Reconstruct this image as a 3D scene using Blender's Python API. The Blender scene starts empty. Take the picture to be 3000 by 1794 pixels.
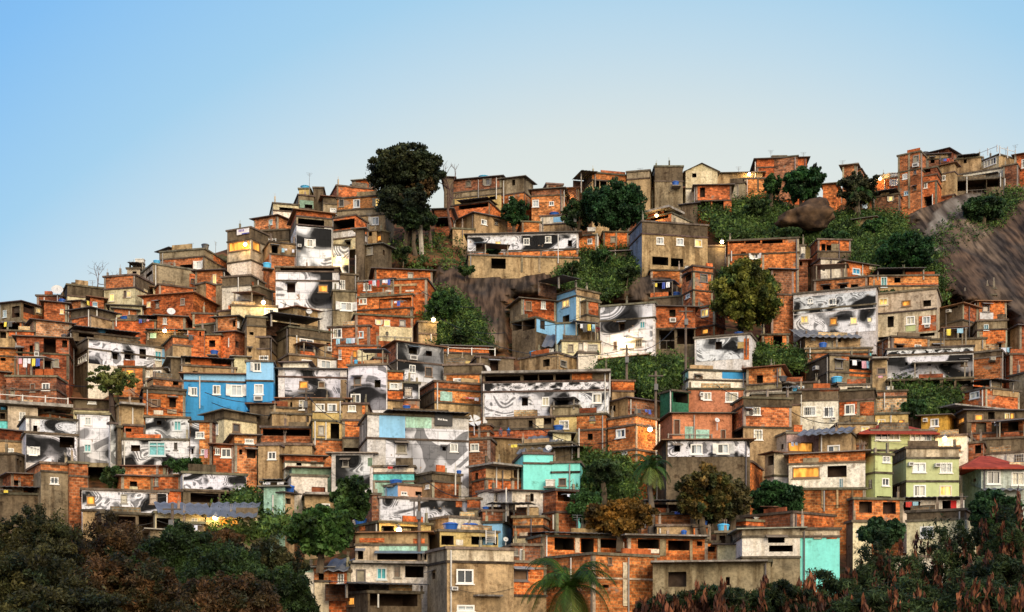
import bpy, math, random
import numpy as np
from mathutils import Vector
random.seed(7); rng=np.random.default_rng(7)
C=bpy.context.scene.collection
F=3868.0; HZ=1885.6; CX=1500.0; CZ=8.0      # focal length and horizon row of the photograph, camera height
DS=1.2087
DROWS=[(200,172),(400,160),(500,150),(700,130),(900,115),(1100,101),(1300,88),(1484,78),(1560,74),(1700,66)]
def Dh(y):                                   # distance of the hillside seen at row y
    y/=DS
    if y<=DROWS[0][0]: return DROWS[0][1]
    for (a,da),(b,db) in zip(DROWS,DROWS[1:]):
        if y<=b: return da+(db-da)*(y-a)/(b-a)
    return DROWS[-1][1]
def P(x,y,d): return Vector(((x-CX)/F*d,d,CZ+(HZ-y)/F*d))
def ZZ(y,d): return CZ+(HZ-y)/F*d

# ---------------------------------------------------------------- materials
def nmat(name,rough=.85,spec=.2):
    m=bpy.data.materials.new(name); m.use_nodes=True; nt=m.node_tree
    b=nt.nodes['Principled BSDF']; b.inputs['Roughness'].default_value=rough
    b.inputs['Specular IOR Level'].default_value=spec
    return m,nt,b
def N(nt,t,**k):
    n=nt.nodes.new(t)
    for a,v in k.items(): setattr(n,a,v)
    return n
def ramp(nt,src,pts):
    r=N(nt,'ShaderNodeValToRGB'); e=r.color_ramp.elements
    while len(e)<len(pts): e.new(.5)
    for i,(p,c) in enumerate(pts):
        e[i].position=p; e[i].color=(c,c,c,1) if not isinstance(c,tuple) else (*c,1)
    nt.links.new(src,r.inputs[0]); return r.outputs[0]
def mul(nt,a,b,f=1.0,mode='MULTIPLY'):
    m=N(nt,'ShaderNodeMix',data_type='RGBA',blend_type=mode); m.inputs[0].default_value=f
    for s,v in ((6,a),(7,b)):
        if isinstance(v,tuple): m.inputs[s].default_value=(*v,1)
        else: nt.links.new(v,m.inputs[s])
    return m.outputs[2]
def uvn(nt,sx,sy,detail=4,rnd=True,rough=.6,dist=0):
    tc=N(nt,'ShaderNodeTexCoord'); mp=N(nt,'ShaderNodeMapping'); mp.inputs['Scale'].default_value=(sx,sy,1)
    nt.links.new(tc.outputs['UV'],mp.inputs[0])
    if rnd:
        oi=N(nt,'ShaderNodeObjectInfo'); mm=N(nt,'ShaderNodeMath',operation='MULTIPLY'); mm.inputs[1].default_value=57.0
        nt.links.new(oi.outputs['Random'],mm.inputs[0]); cb=N(nt,'ShaderNodeCombineXYZ')
        for i in range(3): nt.links.new(mm.outputs[0],cb.inputs[i])
        nt.links.new(cb.outputs[0],mp.inputs['Location'])
    n=N(nt,'ShaderNodeTexNoise'); n.inputs['Scale'].default_value=1; n.inputs['Detail'].default_value=detail
    n.inputs['Roughness'].default_value=rough; n.inputs['Distortion'].default_value=dist
    nt.links.new(mp.outputs[0],n.inputs[0]); return n.outputs[0]
def tint(nt): return N(nt,'ShaderNodeObjectInfo').outputs['Color']
def bump(nt,b,src,s,d=.02):
    bp=N(nt,'ShaderNodeBump'); bp.inputs['Strength'].default_value=s; bp.inputs['Distance'].default_value=d
    nt.links.new(src,bp.inputs['Height']); nt.links.new(bp.outputs[0],b.inputs['Normal'])
M={}
def mk_brick():
    m,nt,b=nmat('hollow_brick',.9)
    tc=N(nt,'ShaderNodeTexCoord'); br=N(nt,'ShaderNodeTexBrick'); br.inputs['Scale'].default_value=1
    br.inputs['Brick Width'].default_value=.34; br.inputs['Row Height'].default_value=.2
    br.inputs['Mortar Size'].default_value=.016; br.inputs['Bias'].default_value=-.1
    nt.links.new(tc.outputs['UV'],br.inputs[0])
    br.inputs['Color1'].default_value=(1.5,1.4,1.3,1); br.inputs['Color2'].default_value=(.4,.36,.36,1); br.inputs['Mortar'].default_value=(.9,1.5,2.2,1)
    c=mul(nt,tint(nt),br.outputs[0])
    c=mul(nt,c,ramp(nt,uvn(nt,1.1,.5),[(.34,.62),(.52,1.0),(.7,1.2)]))
    c=mul(nt,c,ramp(nt,uvn(nt,.35,1.2,3),[(.38,(.5,.45,.42)),(.5,(1,1,1))]))
    c=mul(nt,c,ramp(nt,uvn(nt,4.5,5.5,3,rough=.7),[(.32,.5),(.5,1.0),(.68,1.5)]))
    g=ramp(nt,uvn(nt,.5,.7,5),[(.62,0.),(.67,.8)])
    mx=N(nt,'ShaderNodeMix',data_type='RGBA'); nt.links.new(g,mx.inputs[0]); nt.links.new(c,mx.inputs[6]); mx.inputs[7].default_value=(.25,.2,.15,1)
    nt.links.new(mx.outputs[2],b.inputs[0]); bump(nt,b,br.outputs[1],-.5); return m
def mk_plaster(name,lo,hi,streak,rough=.9,fine=1):
    m,nt,b=nmat(name,rough)
    n1=uvn(nt,.6,.45,5)
    c=mul(nt,tint(nt),ramp(nt,n1,[(.34,lo),(.5,.95),(.68,hi)]))
    c=mul(nt,c,ramp(nt,uvn(nt,1.9,.22,4),[(.36,streak),(.52,(1,1,1))]))
    c=mul(nt,c,ramp(nt,uvn(nt,5,5,3,rough=.7),[(.32,1-.38*fine),(.5,1),(.68,1+.25*fine)]))
    c=mul(nt,c,ramp(nt,uvn(nt,1.3,1.6,4,rough=.65),[(.3 if fine==1 else .24,(.45,.4,.36)),(.4,(1,1,1))]))
    nt.links.new(c,b.inputs[0]); bump(nt,b,uvn(nt,6,6,3),.35); return m
def mk_plain(name,rough=.6,spec=.3,var=.8):
    m,nt,b=nmat(name,rough,spec)
    nt.links.new(mul(nt,tint(nt),ramp(nt,uvn(nt,2,2,4),[(.35,var),(.65,1.12)])),b.inputs[0]); return m
def mk_emit(name,col,s):
    m,nt,b=nmat(name); b.inputs[0].default_value=(*[c*.6 for c in col],1)
    b.inputs['Emission Color'].default_value=(*col,1)
    mm=N(nt,'ShaderNodeMath',operation='MULTIPLY'); mm.inputs[1].default_value=s
    nt.links.new(ramp(nt,uvn(nt,2.2,.7,2),[(.4,.12),(.62,1.3)]),mm.inputs[0]); nt.links.new(mm.outputs[0],b.inputs['Emission Strength']); return m
def mk_mural():
    m,nt,b=nmat('monochrome_paper',.8)
    big=uvn(nt,.75,1.0,1.5,rough=.4,dist=.7)
    v=ramp(nt,big,[(.40,.012),(.425,.03),(.44,.16),(.475,.3),(.49,.62),(.53,.84)])
    ln=N(nt,'ShaderNodeMath',operation='SINE'); mm=N(nt,'ShaderNodeMath',operation='MULTIPLY'); mm.inputs[1].default_value=95
    nt.links.new(uvn(nt,.75,1.0,1,rough=.3,dist=.7),mm.inputs[0]); nt.links.new(mm.outputs[0],ln.inputs[0])
    lines=ramp(nt,ln.outputs[0],[(.02,.12),(.16,1.0)])
    msk=ramp(nt,uvn(nt,1.5,1.5,1),[(.52,0.),(.55,.8)])
    mx=N(nt,'ShaderNodeMix',data_type='RGBA',blend_type='MULTIPLY'); nt.links.new(msk,mx.inputs[0]); nt.links.new(v,mx.inputs[6]); nt.links.new(lines,mx.inputs[7])
    c=mul(nt,mx.outputs[2],ramp(nt,uvn(nt,6,6,5,rough=.75),[(.34,.5),(.47,1.0),(.7,1.1)]))
    tc=N(nt,'ShaderNodeTexCoord'); br=N(nt,'ShaderNodeTexBrick'); br.inputs['Scale'].default_value=1; br.inputs['Brick Width'].default_value=.3; br.inputs['Row Height'].default_value=.24
    br.inputs['Mortar Size'].default_value=.006; br.inputs['Color1'].default_value=(1,1,1,1); br.inputs['Color2'].default_value=(.86,.86,.87,1); br.inputs['Mortar'].default_value=(.55,.55,.55,1)
    nt.links.new(tc.outputs['UV'],br.inputs[0]); c=mul(nt,c,br.outputs[0])
    t=ramp(nt,uvn(nt,3.2,2.6,5,rough=.7),[(.66,0.),(.68,1.)])      # torn spots show the old wall
    m3=N(nt,'ShaderNodeMix',data_type='RGBA'); nt.links.new(t,m3.inputs[0]); nt.links.new(mul(nt,c,tint(nt)),m3.inputs[6]); m3.inputs[7].default_value=(.3,.21,.14,1)
    nt.links.new(m3.outputs[2],b.inputs[0]); return m
def mk_leaf():
    m,nt,b=nmat('foliage',.6,.25)
    tc=N(nt,'ShaderNodeNewGeometry'); n=N(nt,'ShaderNodeTexNoise'); n.inputs['Scale'].default_value=.7; n.inputs['Detail'].default_value=4
    nt.links.new(tc.outputs['Position'],n.inputs[0])
    n2=N(nt,'ShaderNodeTexWhiteNoise'); rnd=tc.outputs['Random Per Island']
    at=N(nt,'ShaderNodeAttribute',attribute_name='alt')
    mx=N(nt,'ShaderNodeMix',data_type='RGBA'); nt.links.new(at.outputs['Fac'],mx.inputs[0])
    nt.links.new(tint(nt),mx.inputs[6])
    at2=N(nt,'ShaderNodeAttribute',attribute_type='OBJECT',attribute_name='tint2'); nt.links.new(at2.outputs['Color'],mx.inputs[7])
    c=mul(nt,mx.outputs[2],ramp(nt,n.outputs[0],[(.36,.4),(.64,1.6)]))
    c=mul(nt,c,ramp(nt,rnd,[(0,.5),(1,1.6)]))
    nt.links.new(c,b.inputs[0])
    tr=N(nt,'ShaderNodeBsdfTranslucent'); nt.links.new(c,tr.inputs[0]); ms=N(nt,'ShaderNodeMixShader'); ms.inputs[0].default_value=.25
    nt.links.new(b.outputs[0],ms.inputs[1]); nt.links.new(tr.outputs[0],ms.inputs[2]); nt.links.new(ms.outputs[0],nt.nodes['Material Output'].inputs[0]); return m
M['brick']=mk_brick()
M['plaster']=mk_plaster('grey_plaster',.5,1.25,(.5,.46,.42))
M['paint']=mk_plaster('painted_plaster',.78,1.08,(.74,.7,.64),.8)
M['smooth']=mk_plaster('smooth_paint',.88,1.05,(.88,.86,.84),.7,.25)
M['mural']=mk_mural()
M['conc']=mk_plaster('concrete',.55,1.2,(.6,.57,.52))
M['sheet']=mk_plain('roof_sheet',.6,.3,.6)
M['plastic']=mk_plain('plastic',.35,.5,.9)
M['frame']=mk_plain('window_frame',.5,.4,.9)
M['wood']=mk_plain('weathered_wood',.8,.2,.6)
M['cloth']=mk_plain('cloth',.9,.1,.85)
M['dark']=mk_plain('painted_room_shade',.95,.05,.6)  # dark base colour standing in for the shade inside open rooms
M['glass']=mk_plain('window_glass',.12,.6,.9)
M['metal']=mk_plain('thin_metal',.5,.4,.8)
M['yellow']=mk_emit('lit_window',(1,.66,.2),.95)
M['orange']=mk_emit('lit_room',(1,.42,.07),.7)
M['bulb']=mk_emit('lamp_bulb',(1,.72,.3),60)
M['leaf']=mk_leaf()
M['bark']=mk_plain('bark',.9,.1,.6)
M['tile']=mk_plain('clay_tile',.8,.2,.6)
TONE={'B0':('brick',(.47,.122,.036)),'B1':('brick',(.27,.08,.032)),'B2':('brick',(.57,.155,.038)),'B3':('brick',(.44,.2,.09)),
'C0':('plaster',(.29,.23,.14)),'C1':('plaster',(.145,.108,.066)),'C2':('plaster',(.42,.29,.15)),'C3':('plaster',(.56,.46,.32)),
'W0':('paint',(.76,.69,.57)),'W1':('paint',(.7,.67,.64)),'W2':('paint',(.6,.58,.58)),'Y0':('paint',(.66,.58,.36)),'Y1':('paint',(.58,.43,.17)),'Y2':('paint',(.66,.36,.06)),
'K0':('smooth',(.05,.32,.66)),'K1':('smooth',(.26,.53,.76)),'K2':('paint',(.22,.27,.34)),'T0':('paint',(.13,.52,.52)),'T1':('paint',(.38,.62,.5)),'T2':('paint',(.22,.33,.24)),
'T3':('smooth',(.25,.8,.72)),'T4':('paint',(.3,.42,.38)),'T5':('paint',(.5,.55,.48)),'G0':('smooth',(.48,.53,.25)),'G1':('paint',(.03,.13,.07)),'A0':('smooth',(.66,.38,.25)),
'A1':('paint',(.5,.2,.1)),'A2':('paint',(.55,.38,.33)),'R0':('cloth',(.5,.03,.03))}
# ---------------------------------------------------------------- mesh helper
class MB:
    def __init__(s): s.v=[];s.f=[];s.u=[];s.m=[];s.mats=[]
    def mi(s,m):
        if m not in s.mats: s.mats.append(m)
        return s.mats.index(m)
    def quad(s,pts,m,uv=None):
        i=len(s.v); s.v+= [tuple(p) for p in pts]; s.f.append(tuple(range(i,i+len(pts)))); s.m.append(s.mi(m))
        if uv is None:
            a,b=Vector(pts[0]),Vector(pts[1]); L=(b-a).length; H=(Vector(pts[-1])-a).length
            uv=[(0,0),(L,0),(L,H),(0,H)] if len(pts)==4 else [(0,0),(L,0),(L/2,H)]+[(0,0)]*(len(pts)-3)
        s.u+=uv
    def box(s,o,a,b,c,m,skip=()):            # o corner, three edge vectors
        o,a,b,c=Vector(o),Vector(a),Vector(b),Vector(c)
        p=[o,o+a,o+a+b,o+b,o+c,o+a+c,o+a+b+c,o+b+c]
        for k,q in enumerate(((0,1,5,4),(1,2,6,5),(2,3,7,6),(3,0,4,7),(4,5,6,7),(3,2,1,0))):
            if k not in skip: s.quad([p[i] for i in q],m)
    def tube(s,a,b,r0,r1,m,n=6):
        a,b=Vector(a),Vector(b); d=(b-a)
        if d.length<1e-5: return
        d.normalize(); x=d.cross(Vector((0,0,1)) if abs(d.z)<.9 else Vector((1,0,0))).normalized(); y=d.cross(x)
        A=[a+(x*math.cos(t)+y*math.sin(t))*r0 for t in [2*math.pi*i/n for i in range(n)]]
        B=[b+(x*math.cos(t)+y*math.sin(t))*r1 for t in [2*math.pi*i/n for i in range(n)]]
        for i in range(n): j=(i+1)%n; s.quad([A[i],A[j],B[j],B[i]],m)
        s.quad(B,m,[(0,0)]*n); s.quad(A[::-1],m,[(0,0)]*n)
    def lathe(s,c,prof,m,n=14):               # prof: (r,z)
        R=[[Vector((c[0]+r*math.cos(2*math.pi*i/n),c[1]+r*math.sin(2*math.pi*i/n),c[2]+z)) for i in range(n)] for r,z in prof]
        for a,b in zip(R,R[1:]):
            for i in range(n): j=(i+1)%n; s.quad([a[i],a[j],b[j],b[i]],m)
        s.quad(R[-1],m,[(0,0)]*n); s.quad(R[0][::-1],m,[(0,0)]*n)
    def build(s,name,parent=None,color=(1,1,1),smooth=False,org=None):
        if not s.f: return None
        me=bpy.data.meshes.new(name); o=bpy.data.objects.new(name,me)
        off=Vector(org) if org is not None else Vector((0,0,0))
        if parent is not None: base=WL[parent.name]
        else: base=off
        me.from_pydata([(v[0]-base.x,v[1]-base.y,v[2]-base.z) for v in s.v],[],s.f)
        for m in s.mats: me.materials.append(M[m])
        if len(s.mats)>1: me.polygons.foreach_set('material_index',s.m)
        uv=me.uv_layers.new(name='UVMap'); uv.data.foreach_set('uv',np.array(s.u,dtype=np.float32).ravel())
        if smooth: me.polygons.foreach_set('use_smooth',[True]*len(s.f))
        C.objects.link(o); o.color=(*color,1)
        if parent is not None: o.parent=parent; WL[o.name]=base
        else: o.location=base; WL[o.name]=base
        return o
WL={}
def empty(name,loc):
    o=bpy.data.objects.new(name,None); C.objects.link(o); o.location=loc; o.empty_display_size=.3; WL[o.name]=Vector(loc); return o
def tag(o,label,cat,group=None,kind=None):
    if label: o['label']=label
    if cat: o['category']=cat
    if group: o['group']=group
    if kind: o['kind']=kind
    return o
def jitb(c):
    k=random.uniform(.7,1.15); h=random.uniform(-.1,.55); return (c[0]*k*(1-h*.15),c[1]*k*(1+h*.6),c[2]*k*(1+h*1.2))
def jit(c,a=.12):
    k=1+random.uniform(-a,a); return tuple(min(1,max(0,x*k*(1+random.uniform(-a*.3,a*.3)))) for x in c)
LABELS={}
def uniq(l):
    l=' '.join(l.split()[:16]); LABELS[l]=LABELS.get(l,0)+1; return l
# ---------------------------------------------------------------- houses
K=3.2973
HD={}
GLASS=[(.03,.035,.04),(.06,.07,.08),(.35,.38,.38),(.5,.46,.34),(.12,.14,.15),(.45,.5,.52)]
def parse_items(t):
    out=[]
    for k in t.split():
        c=k[0]; r=k[1:]; tone=None
        if c=='x': tone,r=r.split(':')
        a=[float(q) for q in r.split(',')] if r else []
        out.append((c,tone,a))
    return out
class Face:
    def __init__(s,C0,u,L,n): s.c=C0; s.u=u; s.L=L; s.n=n   # corner, unit direction, length, outward normal
    def at(s,t,z,off=0): p=s.c+s.u*t+s.n*off; return Vector((p.x,p.y,z))
    def tx(s,x):
        k=(x-CX)/F; d=s.u.x-k*s.u.y
        if abs(d)<1e-6: return 0
        return (k*s.c.y-s.c.x)/d
    def depth(s,t): return s.c.y+s.u.y*t
    def rect(s,x,y,w,h):
        a,b=sorted((s.tx(x),s.tx(x+w))); d=s.depth(max(0,min(s.L,(a+b)/2)))
        return a,b,ZZ(y+h,d),ZZ(y,d)
def grid(mb,fc,t0,t1,z0,z1,holes,mat,off=0,uo=(0,0),norm=None):
    ts=sorted({t0,t1,*[min(t1,max(t0,h[0])) for h in holes],*[min(t1,max(t0,h[1])) for h in holes]})
    zs=sorted({z0,z1,*[min(z1,max(z0,h[2])) for h in holes],*[min(z1,max(z0,h[3])) for h in holes]})
    for a,b in zip(ts,ts[1:]):
        if b-a<1e-4: continue
        for c,d in zip(zs,zs[1:]):
            if d-c<1e-4: continue
            m,n=(a+b)/2,(c+d)/2
            if any(h[0]<m<h[1] and h[2]<n<h[3] for h in holes): continue
            if norm: uv=[((p-norm[0])/norm[2],(q-norm[1])/norm[2]) for p,q in ((a,c),(b,c),(b,d),(a,d))]
            else: uv=[(p+uo[0],q+uo[1]) for p,q in ((a,c),(b,c),(b,d),(a,d))]
            mb.quad([fc.at(a,c,off),fc.at(b,c,off),fc.at(b,d,off),fc.at(a,d,off)],mat,uv)
def strip(mb,fc,t0,t1,z0,z1,off,mat):           # a board standing proud of a face
    o=fc.at(t0,z0,-.02); mb.box(o,fc.u*(t1-t0),fc.n*(off+.02),Vector((0,0,z1-z0)),mat)
def recess(mb,fc,r,dep,mat,back=True):
    a,b,z0,z1=r
    q=lambda t,z,o: fc.at(t,z,-o)
    mb.quad([q(a,z0,0),q(b,z0,0),q(b,z0,dep),q(a,z0,dep)],mat); mb.quad([q(a,z1,0),q(a,z1,dep),q(b,z1,dep),q(b,z1,0)],mat)
    mb.quad([q(a,z0,0),q(a,z0,dep),q(a,z1,dep),q(a,z1,0)],mat); mb.quad([q(b,z0,0),q(b,z1,0),q(b,z1,dep),q(b,z0,dep)],mat)
    if back: mb.quad([q(a,z0,dep),q(b,z0,dep),q(b,z1,dep),q(a,z1,dep)],mat)
def tank(x,y,w,h,d,zb,kind,look):
    r=w/F*d/2; c=Vector(((x+w/2-CX)/F*d,d,zb)); H=h/F*d
    if kind=='n' :
        e=empty('water_box',c); mb=MB(); mb.box((c.x-r,c.y-r*.7,zb),(2*r,0,0),(0,r*1.4,0),(0,0,H*.85),'conc'); mb.build('tank_wall',e,(.6,.57,.5))
        mb=MB(); mb.box((c.x-r*1.08,c.y-r*.8,zb+H*.85),(2.16*r,0,0),(0,r*1.6,0),(0,0,H*.15),'conc'); mb.build('lid',e,(.62,.6,.55))
        return tag(e,uniq('pale boxy water cistern on the '+look),'water tank','rooftop water tanks')
    col,nm={'t':((.02,.1,.38),'dark blue'),'T':((.08,.42,.68),'light blue'),'N':((.07,.07,.075),'dark grey')}[kind]
    e=empty('water_tank',c); mb=MB(); 
    mb.lathe(c,[(r*.8,0),(r*.86,H*.3),(r*.92,H*.6),(r*.98,H*.72)],'plastic'); mb.build('tank_body',e,jit(col,.1),True)
    mb=MB(); mb.lathe(c,[(r*1.04,H*.72),(r*1.04,H*.78),(r*.8,H*.9),(r*.25,H*1.0)],'plastic'); mb.build('lid',e,jit(tuple(min(1,q*1.25) for q in col),.1),True)
    return tag(e,uniq(nm+' round water tank on the '+look),'water tank','rooftop water tanks')
CLO=[(.75,.75,.75),(.7,.7,.72),(.6,.62,.7),(.08,.12,.4),(.5,.06,.05),(.75,.6,.1),(.1,.1,.1),(.3,.5,.6),(.65,.35,.4)]
def laundry(x,y,w,h,fc,look):
    a,b,z0,z1=fc.rect(x,y,w,h); laundry_(fc,a,b,z1,z0,look)
def laundry_(fc,a,b,z1,z0,look):
    e=empty("washing_line",fc.at((a+b)/2,z1,.45)); mb=MB()
    mb.tube(fc.at(a-.2,z1,.45),fc.at(b+.2,z1+.03,.45),.012,.012,'metal',4)
    for t in (a-.2,b+.2): mb.tube(fc.at(t,z1,-.02),fc.at(t,z1,.47),.02,.02,'metal',4)
    mb.build('line',e,(.4,.4,.4))
    t=a; fixed={'r':(.55,.05,.05)}
    while t<b-.15:
        wd=random.uniform(.2,.5); l=(z1-z0)*random.uniform(.35,1); t1=min(b,t+wd); m=MB(); sw=random.uniform(.02,.1)
        n=3
        for i in range(n):
            p=t+(t1-t)*i/n; q=t+(t1-t)*(i+1)/n; o1=.45+sw*math.sin(i*2.1); o2=.45+sw*math.sin((i+1)*2.1)
            m.quad([fc.at(p,z1-l,o1+.05),fc.at(q,z1-l*random.uniform(.93,1.05),o2+.05),fc.at(q,z1,.45),fc.at(p,z1,.45)],'cloth')
        m.build('garment',e,random.choice(CLO)); t=t1+random.choice([.02,.05,.1,.5])
    tag(e,uniq('row of washing hung on the '+look),'laundry','washing lines')
def lamp(x,y,fc,look,power=55):
    t=fc.tx(x); d=fc.depth(t); z=ZZ(y,d); p=fc.at(t,z,.5); e=empty('outdoor_lamp',fc.at(t,z,.1)); mb=MB()
    mb.tube(fc.at(t,z+.3,-.05),fc.at(t,z+.42,.3),.03,.03,'metal',5); mb.tube(fc.at(t,z+.42,.3),fc.at(t,z+.3,.5),.03,.03,'metal',5)
    mb.lathe(fc.at(t,z+.13,.5),[(.22,0),(.12,.12),(.05,.2)],'metal',8); mb.build('lamp_bracket',e,(.25,.25,.25))
    m=MB(); m.lathe(p-Vector((0,0,.12)),[(.05,0),(.14,.06),(.17,.14),(.12,.24),(.04,.3)],'bulb',8); m.build('bulb',e,smooth=True)
    L=bpy.data.lights.new('lamp_light','POINT'); L.energy=power; L.color=(1,.62,.22); L.shadow_soft_size=.15
    o=bpy.data.objects.new('lamp_light',L); C.objects.link(o); o.parent=e; o.location=(fc.n*.75+Vector((0,0,-.1)))
    tag(e,uniq('glowing lamp at the '+look),'lamp','lit outdoor lamps')
def short(look):
    for s in (' with ',' and ',' beside ',' above ',' below ',' behind ',' at ',' in ',' of ',' left ',' right '):
        pass
    return look
def dish(fc,x,y,w,h,mesh,look):
    t=fc.tx(x+w/2); d=fc.depth(t); z=ZZ(y+h/2,d); r=w/F*d/2; p=fc.at(t,z,r*.6+.3); e=empty('satellite_dish',p); mb=MB()
    ax=Vector((.25,-.85,.45)).normalized(); sx=ax.cross(Vector((0,0,1))).normalized(); sy=ax.cross(sx)
    R=[]
    for k,(rr,dd) in enumerate(((.06,-.3),(.5,-.22),(.8,-.1),(1,0))):
        R.append([p+(sx*math.cos(q)+sy*math.sin(q))*r*rr+ax*r*dd for q in [2*math.pi*i/16 for i in range(16)]])
    for A,B in zip(R,R[1:]):
        for i in range(16):
            if mesh and i%4==0: continue
            mb.quad([A[i],A[(i+1)%16],B[(i+1)%16],B[i]],'metal')
    mb.build('reflector',e,(.62,.62,.6)); mb=MB()
    mb.tube(p-ax*r*.3,p+ax*r*.55,.025,.02,'metal',5); mb.tube(p-ax*r*.3,Vector((p.x,p.y+.1,z-r-.6)),.04,.04,'metal',5); mb.build('mast',e,(.5,.5,.5))
    tag(e,uniq(('large mesh' if mesh else 'white')+' satellite dish on the '+look),'satellite dish','satellite dishes')
def canopy(fc,x,y,w,h,e,flat=False):
    a,b,z0,z1=fc.rect(x,y,w,h); mb=MB()
    if flat:
        mb.box(fc.at(a,z0,.7),fc.u*(b-a),-fc.n*3.2,Vector((0,0,max(.1,z1-z0))),'conc'); mb.build('roof_slab',e,(.33,.3,.26)); return
    n=max(2,int((b-a)/.18)); dz=-.12
    for i in range(n):
        p=a+(b-a)*i/n; q=a+(b-a)*(i+1)/n; w1=.035*(i%2); w2=.035*((i+1)%2)
        mb.quad([fc.at(p,z1+dz+w1,.8),fc.at(q,z1+dz+w2,.8),fc.at(q,z1+w2+.1,-3),fc.at(p,z1+w1+.1,-3)],'sheet')
        mb.quad([fc.at(p,z1+dz+w1-.05,.8),fc.at(q,z1+dz+w2-.05,.8),fc.at(q,z1+dz+w2,.8),fc.at(p,z1+dz+w1,.8)],'sheet')
    mb.build('canopy_roof',e,(.075,.072,.075))
    if z1-z0>.6:
        k=max(2,int((b-a)/3)+1)
        for i in range(k):
            t=a+.15+(b-a-.3)*i/(k-1); m=MB(); m.box(fc.at(t,z0-.3,.1),fc.u*.12,-fc.n*.12,Vector((0,0,z1-z0+.15)),'conc'); m.build('post',e,(.34,.3,.25))
        m=MB(); m.box(fc.at(a+.1,z0-.4,-2.8),fc.u*(b-a-.2),-fc.n*.1,Vector((0,0,z1-z0+.35)),'brick'); m.build('canopy_shade_wall',e,(.12,.06,.035))  # added wall, coloured dark to stand in for shade under the canopy
def sheetroof(fc,x,y,w,h,e,col=(.17,.18,.2)):
    a,b,z0,z1=fc.rect(x,y,w,h); n=int((b-a)/.14); dep=2.2; dm=fc.depth((a+b)/2)
    zr=ZZ(y,dm+dep); ze=ZZ(y+h,dm-.8); mb=MB()
    for i in range(n):
        p=a+(b-a)*i/n; q=a+(b-a)*(i+1)/n; w1=.06*math.cos(i*math.pi*.5); w2=.06*math.cos((i+1)*math.pi*.5)
        mb.quad([fc.at(p,ze+w1,.8),fc.at(q,ze+w2,.8),fc.at(q,zr+w2,-dep),fc.at(p,zr+w1,-dep)],'sheet')
        mb.quad([fc.at(p,ze+w1-.04,.8),fc.at(q,ze+w2-.04,.8),fc.at(q,ze+w2,.8),fc.at(p,ze+w1,.8)],'sheet')
    mb.build('corrugated_roof',e,col)
def hiproof(fc,x,y,w,h,e):
    a,b,z0,z1=fc.rect(x,y,w,h); dep=min(7,(b-a)*.8); mb=MB()
    A,B,Cc,Dd=fc.at(a,z0,.5),fc.at(b,z0,.5),fc.at(b,z0,-dep),fc.at(a,z0,-dep)
    m=dep/2; z1=ZZ(y,fc.depth((a+b)/2)+m); k=min(m*1.1,(b-a)*.42)
    r1,r2=fc.at(a+k,z1,-m+.5),fc.at(b-k,z1,-m+.5)
    mb.quad([A,B,r2,r1],'tile'); mb.quad([B,Cc,r2],'tile'); mb.quad([Cc,Dd,r1,r2],'tile'); mb.quad([Dd,A,r1],'tile')
    mb.quad([A-Vector((0,0,.12)),B-Vector((0,0,.12)),B,A],'tile'); mb.quad([Dd-Vector((0,0,.12)),A-Vector((0,0,.12)),A,Dd],'tile')
    mb.quad([B-Vector((0,0,.12)),Cc-Vector((0,0,.12)),Cc,B],'tile'); mb.quad([A,Dd,Cc,B],'tile')
    mb.build('tiled_roof',e,(.34,.055,.03))
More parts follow.
